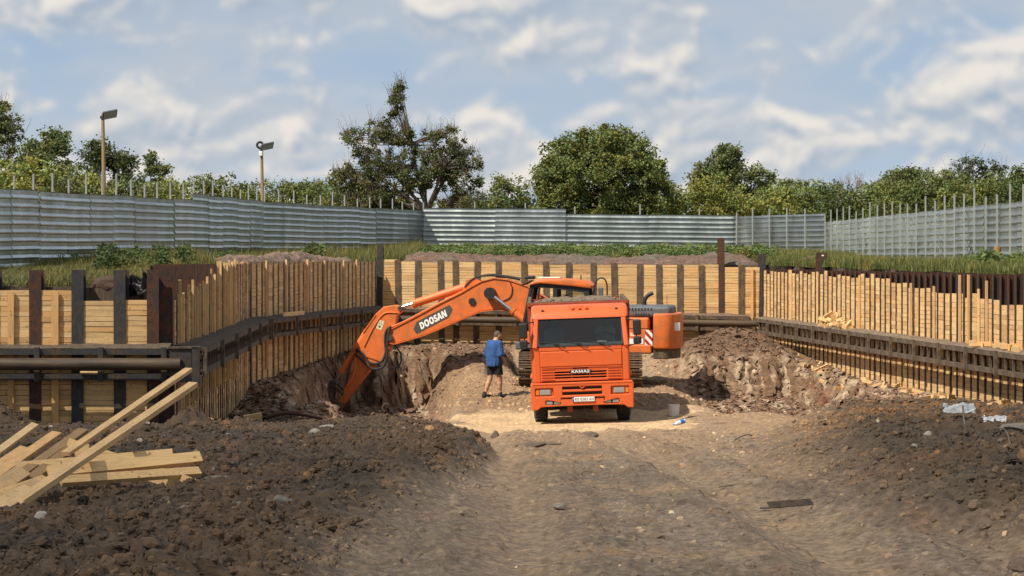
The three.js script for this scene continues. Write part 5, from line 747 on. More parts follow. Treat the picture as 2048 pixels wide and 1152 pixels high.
  part('boom_pin', cyl(0.16, 0.16, 1.04, 20, -2.5, 2.55, zb, 'z'), K, bm); part('side_plate', cyl(0.1, 0.1, 0.6, 16, -3.02, 2.32, zb, 'z'), K, bm);
  cylinder('arm_cylinder', bm, [-3.05, 2.78], [-5.05, 2.14], zb, 0.115, 0.84); part('cylinder_bracket', [plate([[-3.35, 2.5], [-2.7, 2.8], [-3.0, 2.95], [-3.2, 2.9]], 0.3, 0.01)], O, bm, [0, 0.02, zb]);
  for (const [k, z] of [[0, 0.1], [1, 0.16], [2, -0.1]]) part('hose', tube([[-1.7, 2.92 + 0.02 * k, zb + z], [-2.2, 3.0 + 0.02 * k, zb + z], [-2.6, 3.03 + 0.02 * k, zb + z], [-3.0, 2.96, zb + z], [-3.25, 2.72, zb + z]], 0.022, 24, 6), K, bm);
  part('pipe_line', tube([[-3.3, 2.6, zb + 0.2], [-4.1, 2.2, zb + 0.2], [-4.9, 1.78, zb + 0.2], [-5.3, 1.6, zb + 0.22]], 0.025, 20, 6), O, bm); part('hose', tube([[-2.0, 2.93, zb + 0.27], [-1.9, 2.7, zb + 0.28], [-1.95, 2.45, zb + 0.28], [-2.2, 2.32, zb + 0.28]], 0.014, 16, 5), K, bm);
  // arm
  const ar = upper('arm');
  const armUp = [[-5.035, 2.17], [-5.2, 2.22], [-5.52, 2.17], [-5.753, 1.97], [-5.96, 1.66], [-6.14, 1.36], [-6.2, 1.05]], armLow = [[-5.42, 0.86], [-5.26, 1.2], [-5.2, 1.5], [-5.16, 1.9], [-5.0, 2.05]];
  part('arm_head', toCreasedNormals(plate([...armUp, [-6.1, 0.78], [-5.6, 0.62], ...armLow], 0.4, 0.02), 0.3), O, ar, [0, 0, zb]);
  part('arm_beam', toCreasedNormals(plate([[-6.2, 1.1], [-6.33, 0.6], [-6.58, 0.02], [-6.86, -0.56], [-6.76, -0.68], [-6.37, -0.15], [-5.93, 0.39], [-5.5, 0.76], [-5.6, 1.0]], 0.34, 0.015), 0.3), O, ar, [0, 0, zb]);
  part('arm_flange', box(1.55, 0.03, 0.44).rotateZ(0.905).translate(-6.27, -0.02, 0), O, ar, [0, 0, zb]); part('arm_flange', box(0.62, 0.03, 0.44).rotateZ(0.95).translate(-5.93, 1.69, 0), O, ar, [0, 0, zb]);
  { const t = print(0.16, 0.26, 128, (c, w, h) => { c.fillStyle = '#cfc6a6'; c.fillRect(0, 0, w, h); c.strokeStyle = '#4a4436'; c.fillStyle = '#4a4436'; c.lineWidth = 8; c.beginPath(); c.moveTo(w * 0.5, h * 0.1); c.lineTo(w * 0.82, h * 0.42); c.lineTo(w * 0.18, h * 0.42); c.closePath(); c.stroke(); c.beginPath(); c.arc(w * 0.5, h * 0.72, w * 0.2, 0, 6.3); c.fill(); c.fillRect(w * 0.2, h * 0.6, w * 0.3, h * 0.08); }); part('warning_label', new THREE.BoxGeometry(0.16, 0.26, 0.005), [O, O, O, O, std({ map: t, roughness: 0.6 }), O], ar, [-5.62, 1.66, zb + 0.204], [0, 0, -0.35]); }
  part('pivot_pin', cyl(0.09, 0.09, 0.66, 16, -5.33, 1.31, zb, 'z'), M.darkSteel, ar); part('pivot_pin', cyl(0.07, 0.07, 0.5, 14, -5.05, 2.12, zb, 'z'), M.darkSteel, ar);
  cylinder('bucket_cylinder', ar, [-6.02, 1.5], [-6.95, 0.02], zb, 0.095, 0.8);
  part('cylinder_clamp', [rod([-6.3, 1.06, zb - 0.12], [-6.3, 1.06, zb + 0.16], 0.12, 12)], O, ar);
  part('link', [rod([-6.95, 0.0, zb + 0.24], [-6.66, -0.28, zb + 0.24], 0.05, 8), rod([-6.95, 0.0, zb - 0.24], [-6.66, -0.28, zb - 0.24], 0.05, 8), rod([-6.97, 0.02, zb + 0.2], [-7.08, -0.62, zb + 0.2], 0.06, 8), rod([-6.97, 0.02, zb - 0.2], [-7.08, -0.62, zb - 0.2], 0.06, 8)], M.track, ar); part('link_pin', cyl(0.1, 0.1, 0.6, 14, -6.96, 0.02, zb, 'z'), M.darkSteel, ar);
  const ha = zb + 0.26;
  part('hose', tube([[-5.3, 1.62, ha], [-5.44, 1.5, ha], [-5.48, 1.2, ha], [-5.46, 0.9, ha], [-5.6, 0.62, ha], [-5.9, 0.6, ha], [-6.1, 0.85, ha], [-6.3, 1.0, ha]], 0.034, 40, 7), M.rubber, ar);
  part('hose', tube([[-5.32, 1.58, ha + 0.05], [-5.4, 1.3, ha + 0.05], [-5.4, 0.9, ha + 0.06], [-5.52, 0.5, ha + 0.06], [-5.82, 0.44, ha + 0.05], [-6.1, 0.66, ha + 0.04], [-6.32, 0.85, ha]], 0.034, 40, 7), M.rubber, ar);
  part('hose', tube([[-5.28, 1.1, zb - 0.2], [-5.1, 0.8, zb - 0.2], [-5.15, 0.5, zb - 0.1], [-5.4, 0.42, zb]], 0.022, 24, 6), K, ar);
  part('pipe_line', [tube([[-5.15, 2.0, zb + 0.21], [-5.5, 1.98, zb + 0.21], [-5.8, 1.6, zb + 0.21], [-6.08, 1.05, zb + 0.21]], 0.022, 24, 6), tube([[-6.3, 0.85, zb + 0.2], [-6.34, 0.5, zb + 0.2], [-6.4, 0.2, zb + 0.2], [-6.55, -0.05, zb + 0.2]], 0.045, 16, 7)], O, ar);
  // bucket, biting into the soil at the bottom of the dig
  const bk = upper('bucket');
  { const sp = [[-6.62, -0.5], [-6.8, -0.44], [-7.14, -0.56], [-7.3, -0.85], [-7.3, -1.2], [-7.08, -1.52], [-6.62, -1.62], [-6.2, -1.5], [-6.18, -1.45], [-6.55, -1.2]]; for (const z of [-0.62, 0.62]) part('bucket_side', plate(sp, 0.05, 0.008), M.track, bk, [0, 0, zb + z]); const back = [[-6.8, -0.44], [-7.14, -0.56], [-7.3, -0.85], [-7.3, -1.2], [-7.08, -1.52], [-6.62, -1.62], [-6.2, -1.5]], seg = []; for (let i = 0; i < back.length - 1; i++) { const [a, b] = [back[i], back[i + 1]]; seg.push(box(Math.hypot(b[0] - a[0], b[1] - a[1]) + 0.03, 0.04, 1.2).rotateZ(Math.atan2(b[1] - a[1], b[0] - a[0])).translate((a[0] + b[0]) / 2, (a[1] + b[1]) / 2, zb)); } part('bucket_shell', seg, M.track, bk); for (let k = -2; k <= 2; k++) part('tooth', box(0.24, 0.06, 0.1).rotateZ(0.3).translate(-6.1, -1.46, zb + k * 0.28), M.darkSteel, bk); part('bucket_ear', [plate([[-6.6, -0.55], [-6.7, -0.72], [-7.15, -0.72], [-7.12, -0.5], [-6.95, -0.42]], 0.05, 0.008).translate(0, 0, zb + 0.22), plate([[-6.6, -0.55], [-6.7, -0.72], [-7.15, -0.72], [-7.12, -0.5], [-6.95, -0.42]], 0.05, 0.008).translate(0, 0, zb - 0.22)], M.track, bk); }
}

// ---------------------------------------------------------------- the man: one continuous body from a field of tapered bones, clothes over it
function fieldMesh(f, c, half, n) { // marching cubes of the surface f = 0 in a cube of half-side `half` round c
  const mc = new MarchingCubes(n, new THREE.MeshBasicMaterial(), false, false, 200000); mc.isolation = 0; const h = n / 2; let q = 0;
  for (let k = 0; k < n; k++) for (let j = 0; j < n; j++) for (let i = 0; i < n; i++) mc.field[q++] = -f(c[0] + (i - h) / h * half, c[1] + (j - h) / h * half, c[2] + (k - h) / h * half) / half;
  mc.update(); const m = mc.count, p = mc.positionArray.slice(0, m * 3); for (let i = 0; i < m; i++) { p[i * 3] = p[i * 3] * half + c[0]; p[i * 3 + 1] = p[i * 3 + 1] * half + c[1]; p[i * 3 + 2] = p[i * 3 + 2] * half + c[2]; }
  let g = new THREE.BufferGeometry(); g.setAttribute('position', new THREE.BufferAttribute(p, 3)); g = mergeVertices(g, 1e-5); g.computeVertexNormals(); g = g.toNonIndexed(); g.setAttribute('uv', new THREE.BufferAttribute(new Float32Array(g.attributes.position.count * 2).map((_, i) => p[(i >> 1) * 3 + (i & 1)] ?? 0), 2)); return g;
}
const capsule = (a, b, ra, rb) => (x, y, z) => { const dx = b[0] - a[0], dy = b[1] - a[1], dz = b[2] - a[2], t = clamp(((x - a[0]) * dx + (y - a[1]) * dy + (z - a[2]) * dz) / (dx * dx + dy * dy + dz * dz)); return Math.hypot(x - a[0] - dx * t, y - a[1] - dy * t, z - a[2] - dz * t) - mix(ra, rb, t); };
const blob = (c, r) => (x, y, z) => { const k = Math.hypot((x - c[0]) / r[0], (y - c[1]) / r[1], (z - c[2]) / r[2]); return (k - 1) * Math.min(...r); };
const joined = (list, k) => (x, y, z) => { let s = 0; for (const f of list) { const d = f(x, y, z); if (d < 8 * k) s += Math.exp(-d / k); } return s > 0 ? -k * Math.log(s) : 1; };
{
  const skin = std({ color: rgb(0.47, 0.25, 0.15), roughness: 0.6 }), cloth = std({ color: rgb(0.035, 0.105, 0.30), roughness: 0.95, map: roughNoise }), shorts = std({ color: rgb(0.014, 0.014, 0.017), roughness: 0.95 }), shoe = std({ color: rgb(0.018, 0.018, 0.02), roughness: 0.8 }), hairM = std({ color: rgb(0.10, 0.075, 0.06), roughness: 0.9 });
  // facing +z; +x is his left
  const hip = [0, 0.95, 0], chest = [0, 1.3, 0.0], neck = [0, 1.5, 0.05], head = [0, 1.625, 0.11];
  const L = { hip: [0.1, 0.9, -0.01], knee: [0.11, 0.5, -0.06], ankle: [0.12, 0.09, -0.23], toe: [0.14, 0.035, -0.07], sh: [0.2, 1.43, 0.0], el: [0.26, 1.17, -0.03], wr: [0.22, 0.95, 0.08] };
  const Rr = { hip: [-0.1, 0.9, 0.01], knee: [-0.1, 0.5, 0.1], ankle: [-0.1, 0.09, 0.12], toe: [-0.12, 0.035, 0.29], sh: [-0.2, 1.43, 0.01], el: [-0.25, 1.17, 0.02], wr: [-0.2, 0.96, 0.17] };
  const bones = [capsule(hip, chest, 0.15, 0.165), capsule(chest, neck, 0.13, 0.065), capsule(neck, head, 0.06, 0.062), capsule([-0.15, 1.41, 0], [0.15, 1.41, 0], 0.08, 0.08)];
  for (const s of [L, Rr]) {
    bones.push(capsule(s.hip, s.knee, 0.092, 0.06), capsule(s.knee, s.ankle, 0.056, 0.037), capsule([s.knee[0], s.knee[1] - 0.12, s.knee[2] - 0.02 + (s.ankle[2] - s.knee[2]) * 0.3], [s.knee[0], s.knee[1] - 0.22, (s.knee[2] + s.ankle[2]) / 2 - 0.02], 0.055, 0.045), capsule(s.ankle, s.toe, 0.04, 0.035), capsule(s.sh, s.el, 0.058, 0.044), capsule(s.el, s.wr, 0.044, 0.028));
    const d = [s.wr[0] - s.el[0], s.wr[1] - s.el[1], s.wr[2] - s.el[2]], l = Math.hypot(...d), u = d.map((v) => v / l), pal = [s.wr[0] + u[0] * 0.05, s.wr[1] + u[1] * 0.05, s.wr[2] + u[2] * 0.05], o = s === L ? 1 : -1; s.palm = pal; s.u = u; s.o = o;
    bones.push(capsule(s.wr, [pal[0] + u[0] * 0.03, pal[1] + u[1] * 0.03, pal[2] + u[2] * 0.03], 0.027, 0.034));
  }
  const bodyF = joined(bones, 0.018), body = [fieldMesh(bodyF, [0, 0.88, 0.02], 0.93, 132)];
  const face = joined([blob([0, 1.635, 0.115], [0.077, 0.112, 0.098]), blob([0, 1.585, 0.155], [0.055, 0.06, 0.06]), capsule([0, 1.64, 0.205], [0, 1.605, 0.228], 0.012, 0.016), blob([0.08, 1.62, 0.105], [0.014, 0.032, 0.022]), blob([-0.08, 1.62, 0.105], [0.014, 0.032, 0.022]), capsule([-0.022, 1.57, 0.208], [0.022, 1.57, 0.208], 0.008, 0.008), capsule([-0.045, 1.66, 0.196], [0.045, 1.66, 0.196], 0.012, 0.012), capsule([0, 1.5, 0.05], [0, 1.6, 0.1], 0.06, 0.06)], 0.01);
  body.push(fieldMesh(face, [0, 1.62, 0.12], 0.17, 64));
  for (const s of [L, Rr]) { const fingers = []; for (let k = 0; k < 4; k++) { const off = (k - 1.5) * 0.02, len = [0.07, 0.08, 0.075, 0.058][k], b = [s.palm[0] + s.u[0] * 0.03, s.palm[1] + s.u[1] * 0.03, s.palm[2] + s.u[2] * 0.03 + off], m = [b[0] + s.u[0] * len * 0.5, b[1] + s.u[1] * len * 0.5, b[2] + s.u[2] * len * 0.5], e = [m[0] - s.o * len * 0.22, m[1] - len * 0.45, m[2]]; fingers.push(capsule(b, m, 0.0095, 0.0085), capsule(m, e, 0.0085, 0.0075)); } const tb = [s.palm[0] - s.u[0] * 0.015, s.palm[1] - s.u[1] * 0.015, s.palm[2] + 0.028], te = [tb[0] - s.o * 0.01, tb[1] - 0.035, tb[2] + 0.032]; fingers.push(capsule(tb, te, 0.012, 0.0095), capsule(s.wr, s.palm, 0.026, 0.033)); body.push(fieldMesh(joined(fingers, 0.004), [s.palm[0], s.palm[1] - 0.03, s.palm[2] + 0.01], 0.12, 56)); }
  const P = thing('person', 'person in a loose blue shirt and black shorts walking with head bowed', 'person', [-0.46, -3.6, -71.6], 2.25);
  const bm = part('body', merge(body), skin, P);
  // loose shirt with folds, sleeves to the elbow, hem below the hip
  const torso = joined([capsule([0, 1.02, -0.005], [0, 1.3, -0.01], 0.205, 0.195), capsule([-0.15, 1.4, -0.005], [0.15, 1.4, -0.005], 0.1, 0.1), capsule([0, 0.9, -0.005], [0, 1.1, -0.005], 0.215, 0.2), capsule(chest, [0, 1.5, 0.03], 0.14, 0.068)], 0.03);
  const sleeves = joined([capsule(L.sh, [0.268, 1.14, -0.03], 0.082, 0.088), capsule(Rr.sh, [-0.258, 1.14, 0.02], 0.082, 0.088)], 0.02);
  const fold = (x, y, z) => 0.010 * noise3(x * 13, y * 3.2, z * 13) * (1 + 1.4 * smooth(1.35, 0.9, y)) + 0.006 * noise3(x * 26, y * 12, z * 26);
  const shirtF = (x, y, z) => { const sx = Math.max(sleeves(x, y, z), 1.09 + 0.15 * (x > 0 ? 1 : 1) * 0 - y), t = Math.max(torso(x * 1.0, y, z * 1.12), 0.84 + 0.03 * noise3(x * 6, 1, z * 6) - y, y - 1.515); const k = 0.02; return -k * Math.log(Math.exp(-t / k) + Math.exp(-sx / k)) + fold(x, y, z); };
  part('shirt', fieldMesh(shirtF, [0, 1.16, 0], 0.42, 92), cloth, P);
  const shortF = (x, y, z) => Math.max(joined([capsule([0.1, 0.93, -0.01], [0.115, 0.6, -0.035], 0.118, 0.105), capsule([-0.1, 0.93, 0.01], [-0.11, 0.6, 0.075], 0.118, 0.105), capsule([0, 0.95, 0], [0, 1.0, 0], 0.155, 0.15)], 0.02)(x, y, z), 0.615 - y, y - 1.02) + 0.6 * fold(x, y, z);
  part('shorts', fieldMesh(shortF, [0, 0.8, 0.01], 0.27, 60), shorts, P);
  for (const s of [L, Rr]) { const up = s.ankle; part('shoe', fieldMesh((x, y, z) => Math.max(joined([capsule([up[0], 0.06, up[2] - 0.03], [s.toe[0], 0.045, s.toe[2] + 0.04], 0.052, 0.048), capsule([up[0], 0.07, up[2]], [up[0], 0.14, up[2]], 0.05, 0.047)], 0.012)(x, y, z), 0.012 - y), [(up[0] + s.toe[0]) / 2, 0.1, (up[2] + s.toe[2]) / 2], 0.2, 52), shoe, P); }
  part('hair', fieldMesh((x, y, z) => Math.max(blob([0, 1.645, 0.108], [0.084, 0.112, 0.102])(x, y, z) + 0.003 * noise3(x * 60, y * 60, z * 60), 1.62 + (z - 0.06) * 0.95 - y, -(0.19 - z)), [0, 1.65, 0.1], 0.15, 52), hairM, P);
  part('drawstring', tube([[-0.04, 0.88, 0.16], [-0.05, 0.82, 0.175], [-0.045, 0.77, 0.16]], 0.008, 8, 5), M.white, P);
}

// ---------------------------------------------------------------- loose timber
function plank(label, a, b, w, th, mat, roll = 0, group, name = 'plank') {
  const A = new THREE.Vector3(...a), B = new THREE.Vector3(...b), L = A.distanceTo(B), o = single(name, plankGeometry(L, w, th), mat, label, 'plank', [(a[0] + b[0]) / 2, (a[1] + b[1]) / 2, (a[2] + b[2]) / 2], group);
  o.quaternion.setFromUnitVectors(new THREE.Vector3(1, 0, 0), B.sub(A).normalize()).multiply(new THREE.Quaternion().setFromAxisAngle(new THREE.Vector3(1, 0, 0), roll)); return o;
}
const S = (px, py, d) => [(px - 1024) * d / 5500, (520 - py) * d / 5500, -d]; // surveyed bearing, dip and distance to metres
plank('longest plank propped up steeply over the timber stack', S(-60, 1072, 19.08), S(386, 769, 26.10), 0.045, 0.085, M.wood[1], 0.15);
plank('thin plank leaning behind the longest propped plank', S(130, 908, 23.58), S(377, 739, 27.00), 0.035, 0.075, M.wood[1], 0.2);
plank('thick plank lying on top of the level pair', S(96, 945, 22.14), S(400, 916, 22.86), 0.05, 0.1, M.wood[0], 0.9);
plank('plank beneath the thick one in the level pair', S(120, 962, 22.05), S(398, 944, 22.77), 0.045, 0.085, M.wood[4], 0.7);
plank('short broad plank edge behind the thick level plank', S(90, 934, 23.40), S(345, 912, 23.58), 0.04, 0.12, M.wood[2], 1.2);
plank('flat plank crossing under the level pair', S(135, 892, 24.57), S(388, 975, 22.41), 0.04, 0.14, M.wood[1], 1.25);
plank('pale flat plank end poking out under the stack', S(-40, 948, 23.04), S(120, 938, 23.40), 0.05, 0.16, M.wood[2], 1.1);
plank('slim light stick slanting at the edge of the stack', S(-40, 930, 24.30), S(68, 851, 27.45), 0.04, 0.07, M.wood[2], 0.4);
plank('broad brown plank slanting beside the slim stick', S(-30, 968, 22.14), S(112, 868, 25.56), 0.04, 0.09, M.wood[3], 0.25);
plank('weathered dark plank slanting in the stack', S(20, 965, 22.32), S(166, 862, 25.74), 0.04, 0.09, M.oldWood, 0.2);
plank('second weathered plank below the dark slanting one', S(60, 960, 22.50), S(150, 890, 24.84), 0.04, 0.09, M.oldWood, 0.3);
plank('brown plank low in the stack beside the pale end', S(-40, 955, 22.68), S(48, 898, 24.57), 0.04, 0.09, M.wood[3], 0.3);
plank('short plank end under the propped plank', S(-40, 1000, 20.70), S(44, 944, 22.50), 0.06, 0.13, M.wood[1], 0.6);
plank('topmost of three stepped beam ends on the soil', S(-60, 1015, 20.16), S(93, 962, 22.14), 0.06, 0.11, M.wood[5], 0.5);
plank('middle of three stepped beam ends on the soil', S(-60, 1030, 19.44), S(76, 972, 21.60), 0.07, 0.11, M.wood[1], 0.5);
plank('lowest of three stepped beam ends on the soil', S(-60, 1052, 18.54), S(58, 988, 20.97), 0.09, 0.14, M.wood[0], 0.5);
// timber and rubbish on the other side of the road
plank('pale plank end on the waste by the torn sheet', S(1962, 886, 31.5), S(2110, 874, 32.4), 0.05, 0.16, M.wood[2], 1.0);
plank('second pale plank under the first by the torn sheet', S(1985, 893, 31), S(2110, 884, 31.6), 0.05, 0.16, M.wood[0], 0.9);
plank('thin lath lying towards the torn sheet', S(1942, 894, 31), S(2030, 876, 32.2), 0.03, 0.06, M.wood[3], 0.6);
plank('upright board piece stuck in the waste by the planks', S(2012, 907, 30.6), S(2016, 884, 30.8), 0.03, 0.1, M.wood[1], 0);
plank('small brown board piece standing alone in the ochre soil', S(1962, 872, 37), S(1970, 850, 37.4), 0.03, 0.08, M.wood[3], 0.3);
// crumpled plastic sheets
function sheet(label, pos, w, l, h, mat, seed, turn = 0) { const n = 26, p = [], idx = []; for (let j = 0; j <= n; j++) for (let i = 0; i <= n; i++) { const u = i / n - 0.5, v = j / n - 0.5; p.push(u * w * (0.6 + 0.5 * noise3(v * 3, seed, 1)) + 0.1 * w * noise3(v * 4, seed, 2), h * (0.5 + ridged(u * 2.6 + seed, v * 2.2, seed, 4) * 0.6) * (1 - 1.4 * Math.abs(u)), v * l + 0.05 * noise3(u * 6, v * 6, seed)); if (i && j) { const k = j * (n + 1) + i; idx.push(k, k - n - 2, k - 1, k, k - n - 1, k - n - 2); } } const g = new THREE.BufferGeometry(); g.setAttribute('position', new THREE.Float32BufferAttribute(p, 3)); g.setIndex(idx); g.computeVertexNormals(); const o = single('plastic_sheet', g, mat, label, 'plastic sheet', pos); o.rotation.y = turn; return o; }
const clearPlastic = std({ color: rgb(0.5, 0.51, 0.52), roughness: 0.35 }), blackPlastic = std({ color: rgb(0.012, 0.012, 0.014), roughness: 0.4 });
{ const x = 5.2, d = 32; sheet('torn white plastic sheet crumpled on the dark waste', [x, groundY(x, d) + 0.01, -d], 0.12, 0.42, 0.16, clearPlastic, 3, 1.9); sheet('scrap of white plastic lying towards the pale planks', [5.55, groundY(5.55, 31.6) + 0.02, -31.6], 0.1, 0.26, 0.1, clearPlastic, 8, 1.5); }
{ const o = sheet('black plastic sheet hanging over the rim between two piles', [-6.28, -0.62, -46.6], 0.5, 0.7, 0.5, blackPlastic, 5, 0.9); o.rotation.z = 0.55; }
{ const g = new THREE.IcosahedronGeometry(0.26, 4), p = g.attributes.position; for (let i = 0; i < p.count; i++) { const v = new THREE.Vector3().fromBufferAttribute(p, i), k = 1 + 0.35 * fbm(v.x * 7, v.y * 7, v.z * 7, 4, 0.6); p.setXYZ(i, v.x * k * 1.25, v.y * k * 0.8, v.z * k); } g.computeVertexNormals(); const m = M.clod.clone(); m.color.setRGB(0.1, 0.062, 0.045); single('soil_clod', g, m, 'big reddish clod on the rim between the dark piles', 'soil clod', [-6.85, -0.47, -46.75]); }

// ---------------------------------------------------------------- small things on the pit floor
{
  const x = 3.86, d = 65.6, y = groundY(x, d), g = thing('bucket', 'white plastic pail standing on the pit floor', 'bucket', [x, y - 0.02, -d]);
  part('pail', new THREE.LatheGeometry([[0, 0], [0.115, 0], [0.125, 0.02], [0.14, 0.27], [0.148, 0.27], [0.148, 0.285], [0.13, 0.285], [0.118, 0.03], [0, 0.025]].map((p) => new THREE.Vector2(...p)), 28), M.white, g); part('handle', new THREE.TorusGeometry(0.14, 0.004, 5, 20, Math.PI).toNonIndexed(), M.chrome, g, [0, 0.26, 0], [2.6, 0, 0]);
  const bx = 3.82, bd = 62.6, b = thing('bottle', 'clear plastic bottle with blue label lying on the sand', 'bottle', [bx, groundY(bx, bd) + 0.06, -bd], 0.5), clear = std({ color: rgb(0.55, 0.62, 0.68), roughness: 0.15 }); b.rotation.z = 0.25;
  part('bottle_body', new THREE.LatheGeometry([[0, -0.15], [0.045, -0.15], [0.05, -0.13], [0.05, 0.06], [0.04, 0.1], [0.016, 0.14], [0.016, 0.16], [0, 0.16]].map((p) => new THREE.Vector2(...p)), 18).rotateZ(Math.PI / 2), clear, b); part('label', cyl(0.0515, 0.0515, 0.1, 18, 0.06, 0, 0, 'x'), std({ color: rgb(0.03, 0.12, 0.42), roughness: 0.5 }), b); part('cap', cyl(0.018, 0.018, 0.02, 12, -0.165, 0, 0, 'x'), std({ color: rgb(0.05, 0.2, 0.6), roughness: 0.5 }), b);
}
{ const x = -1.25, d = 57.6, y = groundY(x, d); const o = single('half_pipe', new THREE.CylinderGeometry(0.17, 0.17, 0.42, 18, 1, true, -Math.PI / 2, Math.PI).rotateX(0).rotateZ(0).toNonIndexed().rotateX(Math.PI / 2).rotateY(0.5), M.darkSteel, 'short dark half pipe lying at the edge of the sand', 'pipe piece', [x, y + 0.02, -d]); o.rotation.y = 1.2; plank('dark flat board before the half pipe', [x - 0.6, y + 0.05, -57], [x + 0.2, y + 0.07, -57.1], 0.05, 0.2, M.oldWood, 0.9); }
single('log', tube([[-5.0, groundY(-5.0, 54.5) + 0.06, -54.5], [-4.6, groundY(-4.6, 54.6) + 0.1, -54.6], [-4.2, groundY(-4.2, 54.8) + 0.1, -54.8], [-3.8, groundY(-3.8, 55) + 0.09, -55]], 0.045, 20, 7), M.rust, 'rusty bent pipe half buried on the crest by the dig', 'pipe piece');
// stones and slabs that stand out
const rocks = [0, 1, 2, 3, 4].map((s) => { const g = new THREE.IcosahedronGeometry(1, 3), p = g.attributes.position, r = mulberry(s + 60), cut = []; for (let k = 0; k < 9; k++) cut.push(new THREE.Vector3(r() - 0.5, r() - 0.5, r() - 0.5).normalize().multiplyScalar(1)); for (let i = 0; i < p.count; i++) { const v = new THREE.Vector3().fromBufferAttribute(p, i); for (const c of cut) { const e = v.dot(c) - 0.62; if (e > 0) v.addScaledVector(c, -e); } const k = 1 + 0.1 * fbm(v.x * 3, v.y * 3, v.z * 3 + s, 3); p.setXYZ(i, v.x * k, v.y * k, v.z * k); } return toCreasedNormals(g, 0.5); });
const stoneM = [[0.3, 0.265, 0.225], [0.2, 0.18, 0.155], [0.36, 0.33, 0.285], [0.17, 0.125, 0.095]].map((c) => { const m = M.clod.clone(); m.color.setRGB(...c); return m; });
function stone(label, px, d, sx, sy, sz, m, k, turn = 0, tilt = 0, group) { const x = (px - 1024) * d / 5500, o = single('stone', rocks[k % 5], stoneM[m], label, 'stone', [x, groundY(x, d) + sy * 0.35, -d], group); o.scale.set(sx, sy, sz); o.rotation.set(tilt, turn, tilt * 0.5); return o; }
stone('pale angular stone on the mound beside the road', 634, 39, 0.14, 0.1, 0.12, 2, 0, 0.3);
stone('smaller pale stone next to the dark clod on the mound', 655, 42, 0.13, 0.07, 0.12, 2, 1, 0.9);
stone('broken grey block half sunk by the mound edge', 560, 20.6, 0.1, 0.07, 0.07, 1, 2, 0.4, 0.2);
stone('flat grey slab stone low on the mound', 366, 17.6, 0.085, 0.03, 0.06, 1, 3, 0.2);
stone('white chalky slab tilted in the soil', 80, 17.4, 0.07, 0.025, 0.05, 2, 4, 0.8, 0.4);
stone('long grey slab under the crossing plank', 445, 24.3, 0.2, 0.05, 0.1, 1, 0, 0.1);
stone('dark stone block leaning in the gully by the mound', 520, 18.3, 0.06, 0.06, 0.12, 3, 1, 0.8, 0.6);
stone('cream stone standing out of the dark waste', 1830, 27.5, 0.085, 0.05, 0.06, 2, 2, 0.5, 0.2);
stone('small cream stone near the torn sheet', 1856, 30, 0.05, 0.04, 0.05, 2, 3, 0.2);
stone('flat grey stone lying in the dark waste', 1945, 24.6, 0.075, 0.03, 0.05, 1, 4, 0.2);
stone('big grey concrete lump beside the pale planks', 2042, 30, 0.24, 0.1, 0.2, 1, 1, 0.4);
stone('reddish flat brick piece in the dark waste', 1872, 28, 0.05, 0.03, 0.04, 3, 2, 0.6);
stone('dark lump alone on the road by the half pipe', 989, 52.5, 0.09, 0.12, 0.09, 3, 3, 0.2);
stone('yellowish flat stone with a dark slab on the road', 1122, 23.2, 0.075, 0.03, 0.05, 0, 4, 0.1);
stone('thin dark slab beside the yellowish flat stone', 1130, 22.7, 0.1, 0.018, 0.05, 3, 0, 0.4);
stone('long flat soil slab across the wheel track', 1062, 40.2, 0.24, 0.05, 0.12, 3, 1, 0.1, 0.08);
stone('thin upper soil slab behind the long flat one', 1085, 42.5, 0.36, 0.03, 0.14, 3, 2, -0.1);
stone('dark soil slab with a jagged edge before the lorry', 1175, 52, 0.22, 0.08, 0.2, 3, 3, 0.3);
stone('round dark clump at the corner of the road', 2044, 16.6, 0.1, 0.06, 0.1, 3, 4, 0.3);
{ const r = mulberry(321); for (let i = 0; i < 46; i++) { const d = 16 + 34 * r() ** 1.3, left = r() < 0.62, x = left ? leftEdge(d) - 0.4 - r() * (0.15 * d) : rightEdge(d) + 1 + r() * (0.1 * d), s = (0.012 + 0.02 * r()) * (0.5 + d / 36); if (Math.abs(x) > 0.185 * d) continue; const o = single('stone', rocks[i % 5], stoneM[i % 4], left ? 'small pale stone among the clods on the mound' : 'small stone scattered in the dark waste', 'stone', [x, groundY(x, d) + s * 0.3, -d], left ? 'small stones on the mound' : 'small stones in the dark waste'); o.scale.set(s * 1.5, s, s * 1.2); o.rotation.set(r(), r() * 6, r()); } }
plank('thin grey board lying flat on the road', S(1538, 1011, 22.2), S(1624, 1004, 22.8), 0.02, 0.06, M.dustySteel, 0.9);
// twigs and roots
const twig = (label, pts, r = 0.008) => single('twig', tube(pts.map(([px, d, h = 0.02]) => { const x = (px - 1024) * d / 5500; return [x, groundY(x, d) + h, -d]; }), r, 20, 5), twigMat, label, 'twig');
twig('dry twig lying across the rutted road', [[1438, 28], [1470, 27.4, 0.03], [1496, 27.6]]);
twig('grey bent branch at the foot of the ochre bank', [[1470, 44, 0.0], [1482, 45, 0.07], [1500, 46, 0.06], [1516, 46.5, -0.02]], 0.011);
twig('long dry stem arching over the dark waste', [[1988, 26.5, 0.2], [2012, 25, 0.18], [2024, 23.8, 0.02]], 0.006);
twig('dark stick standing in the waste by the torn sheet', [[1926, 30.6, 0.2], [1929, 30.5, 0.08], [1932, 30.4, -0.05]], 0.012);
twig('dark root scrap lying on the road by the grey board', [[1522, 24], [1550, 23.6, 0.03], [1580, 23.9]], 0.012);
twig('pale root curl on the crest before the dig', [[770, 56, 0.1], [764, 56, 0.2], [772, 56, 0.27], [778, 56, 0.22]], 0.009);

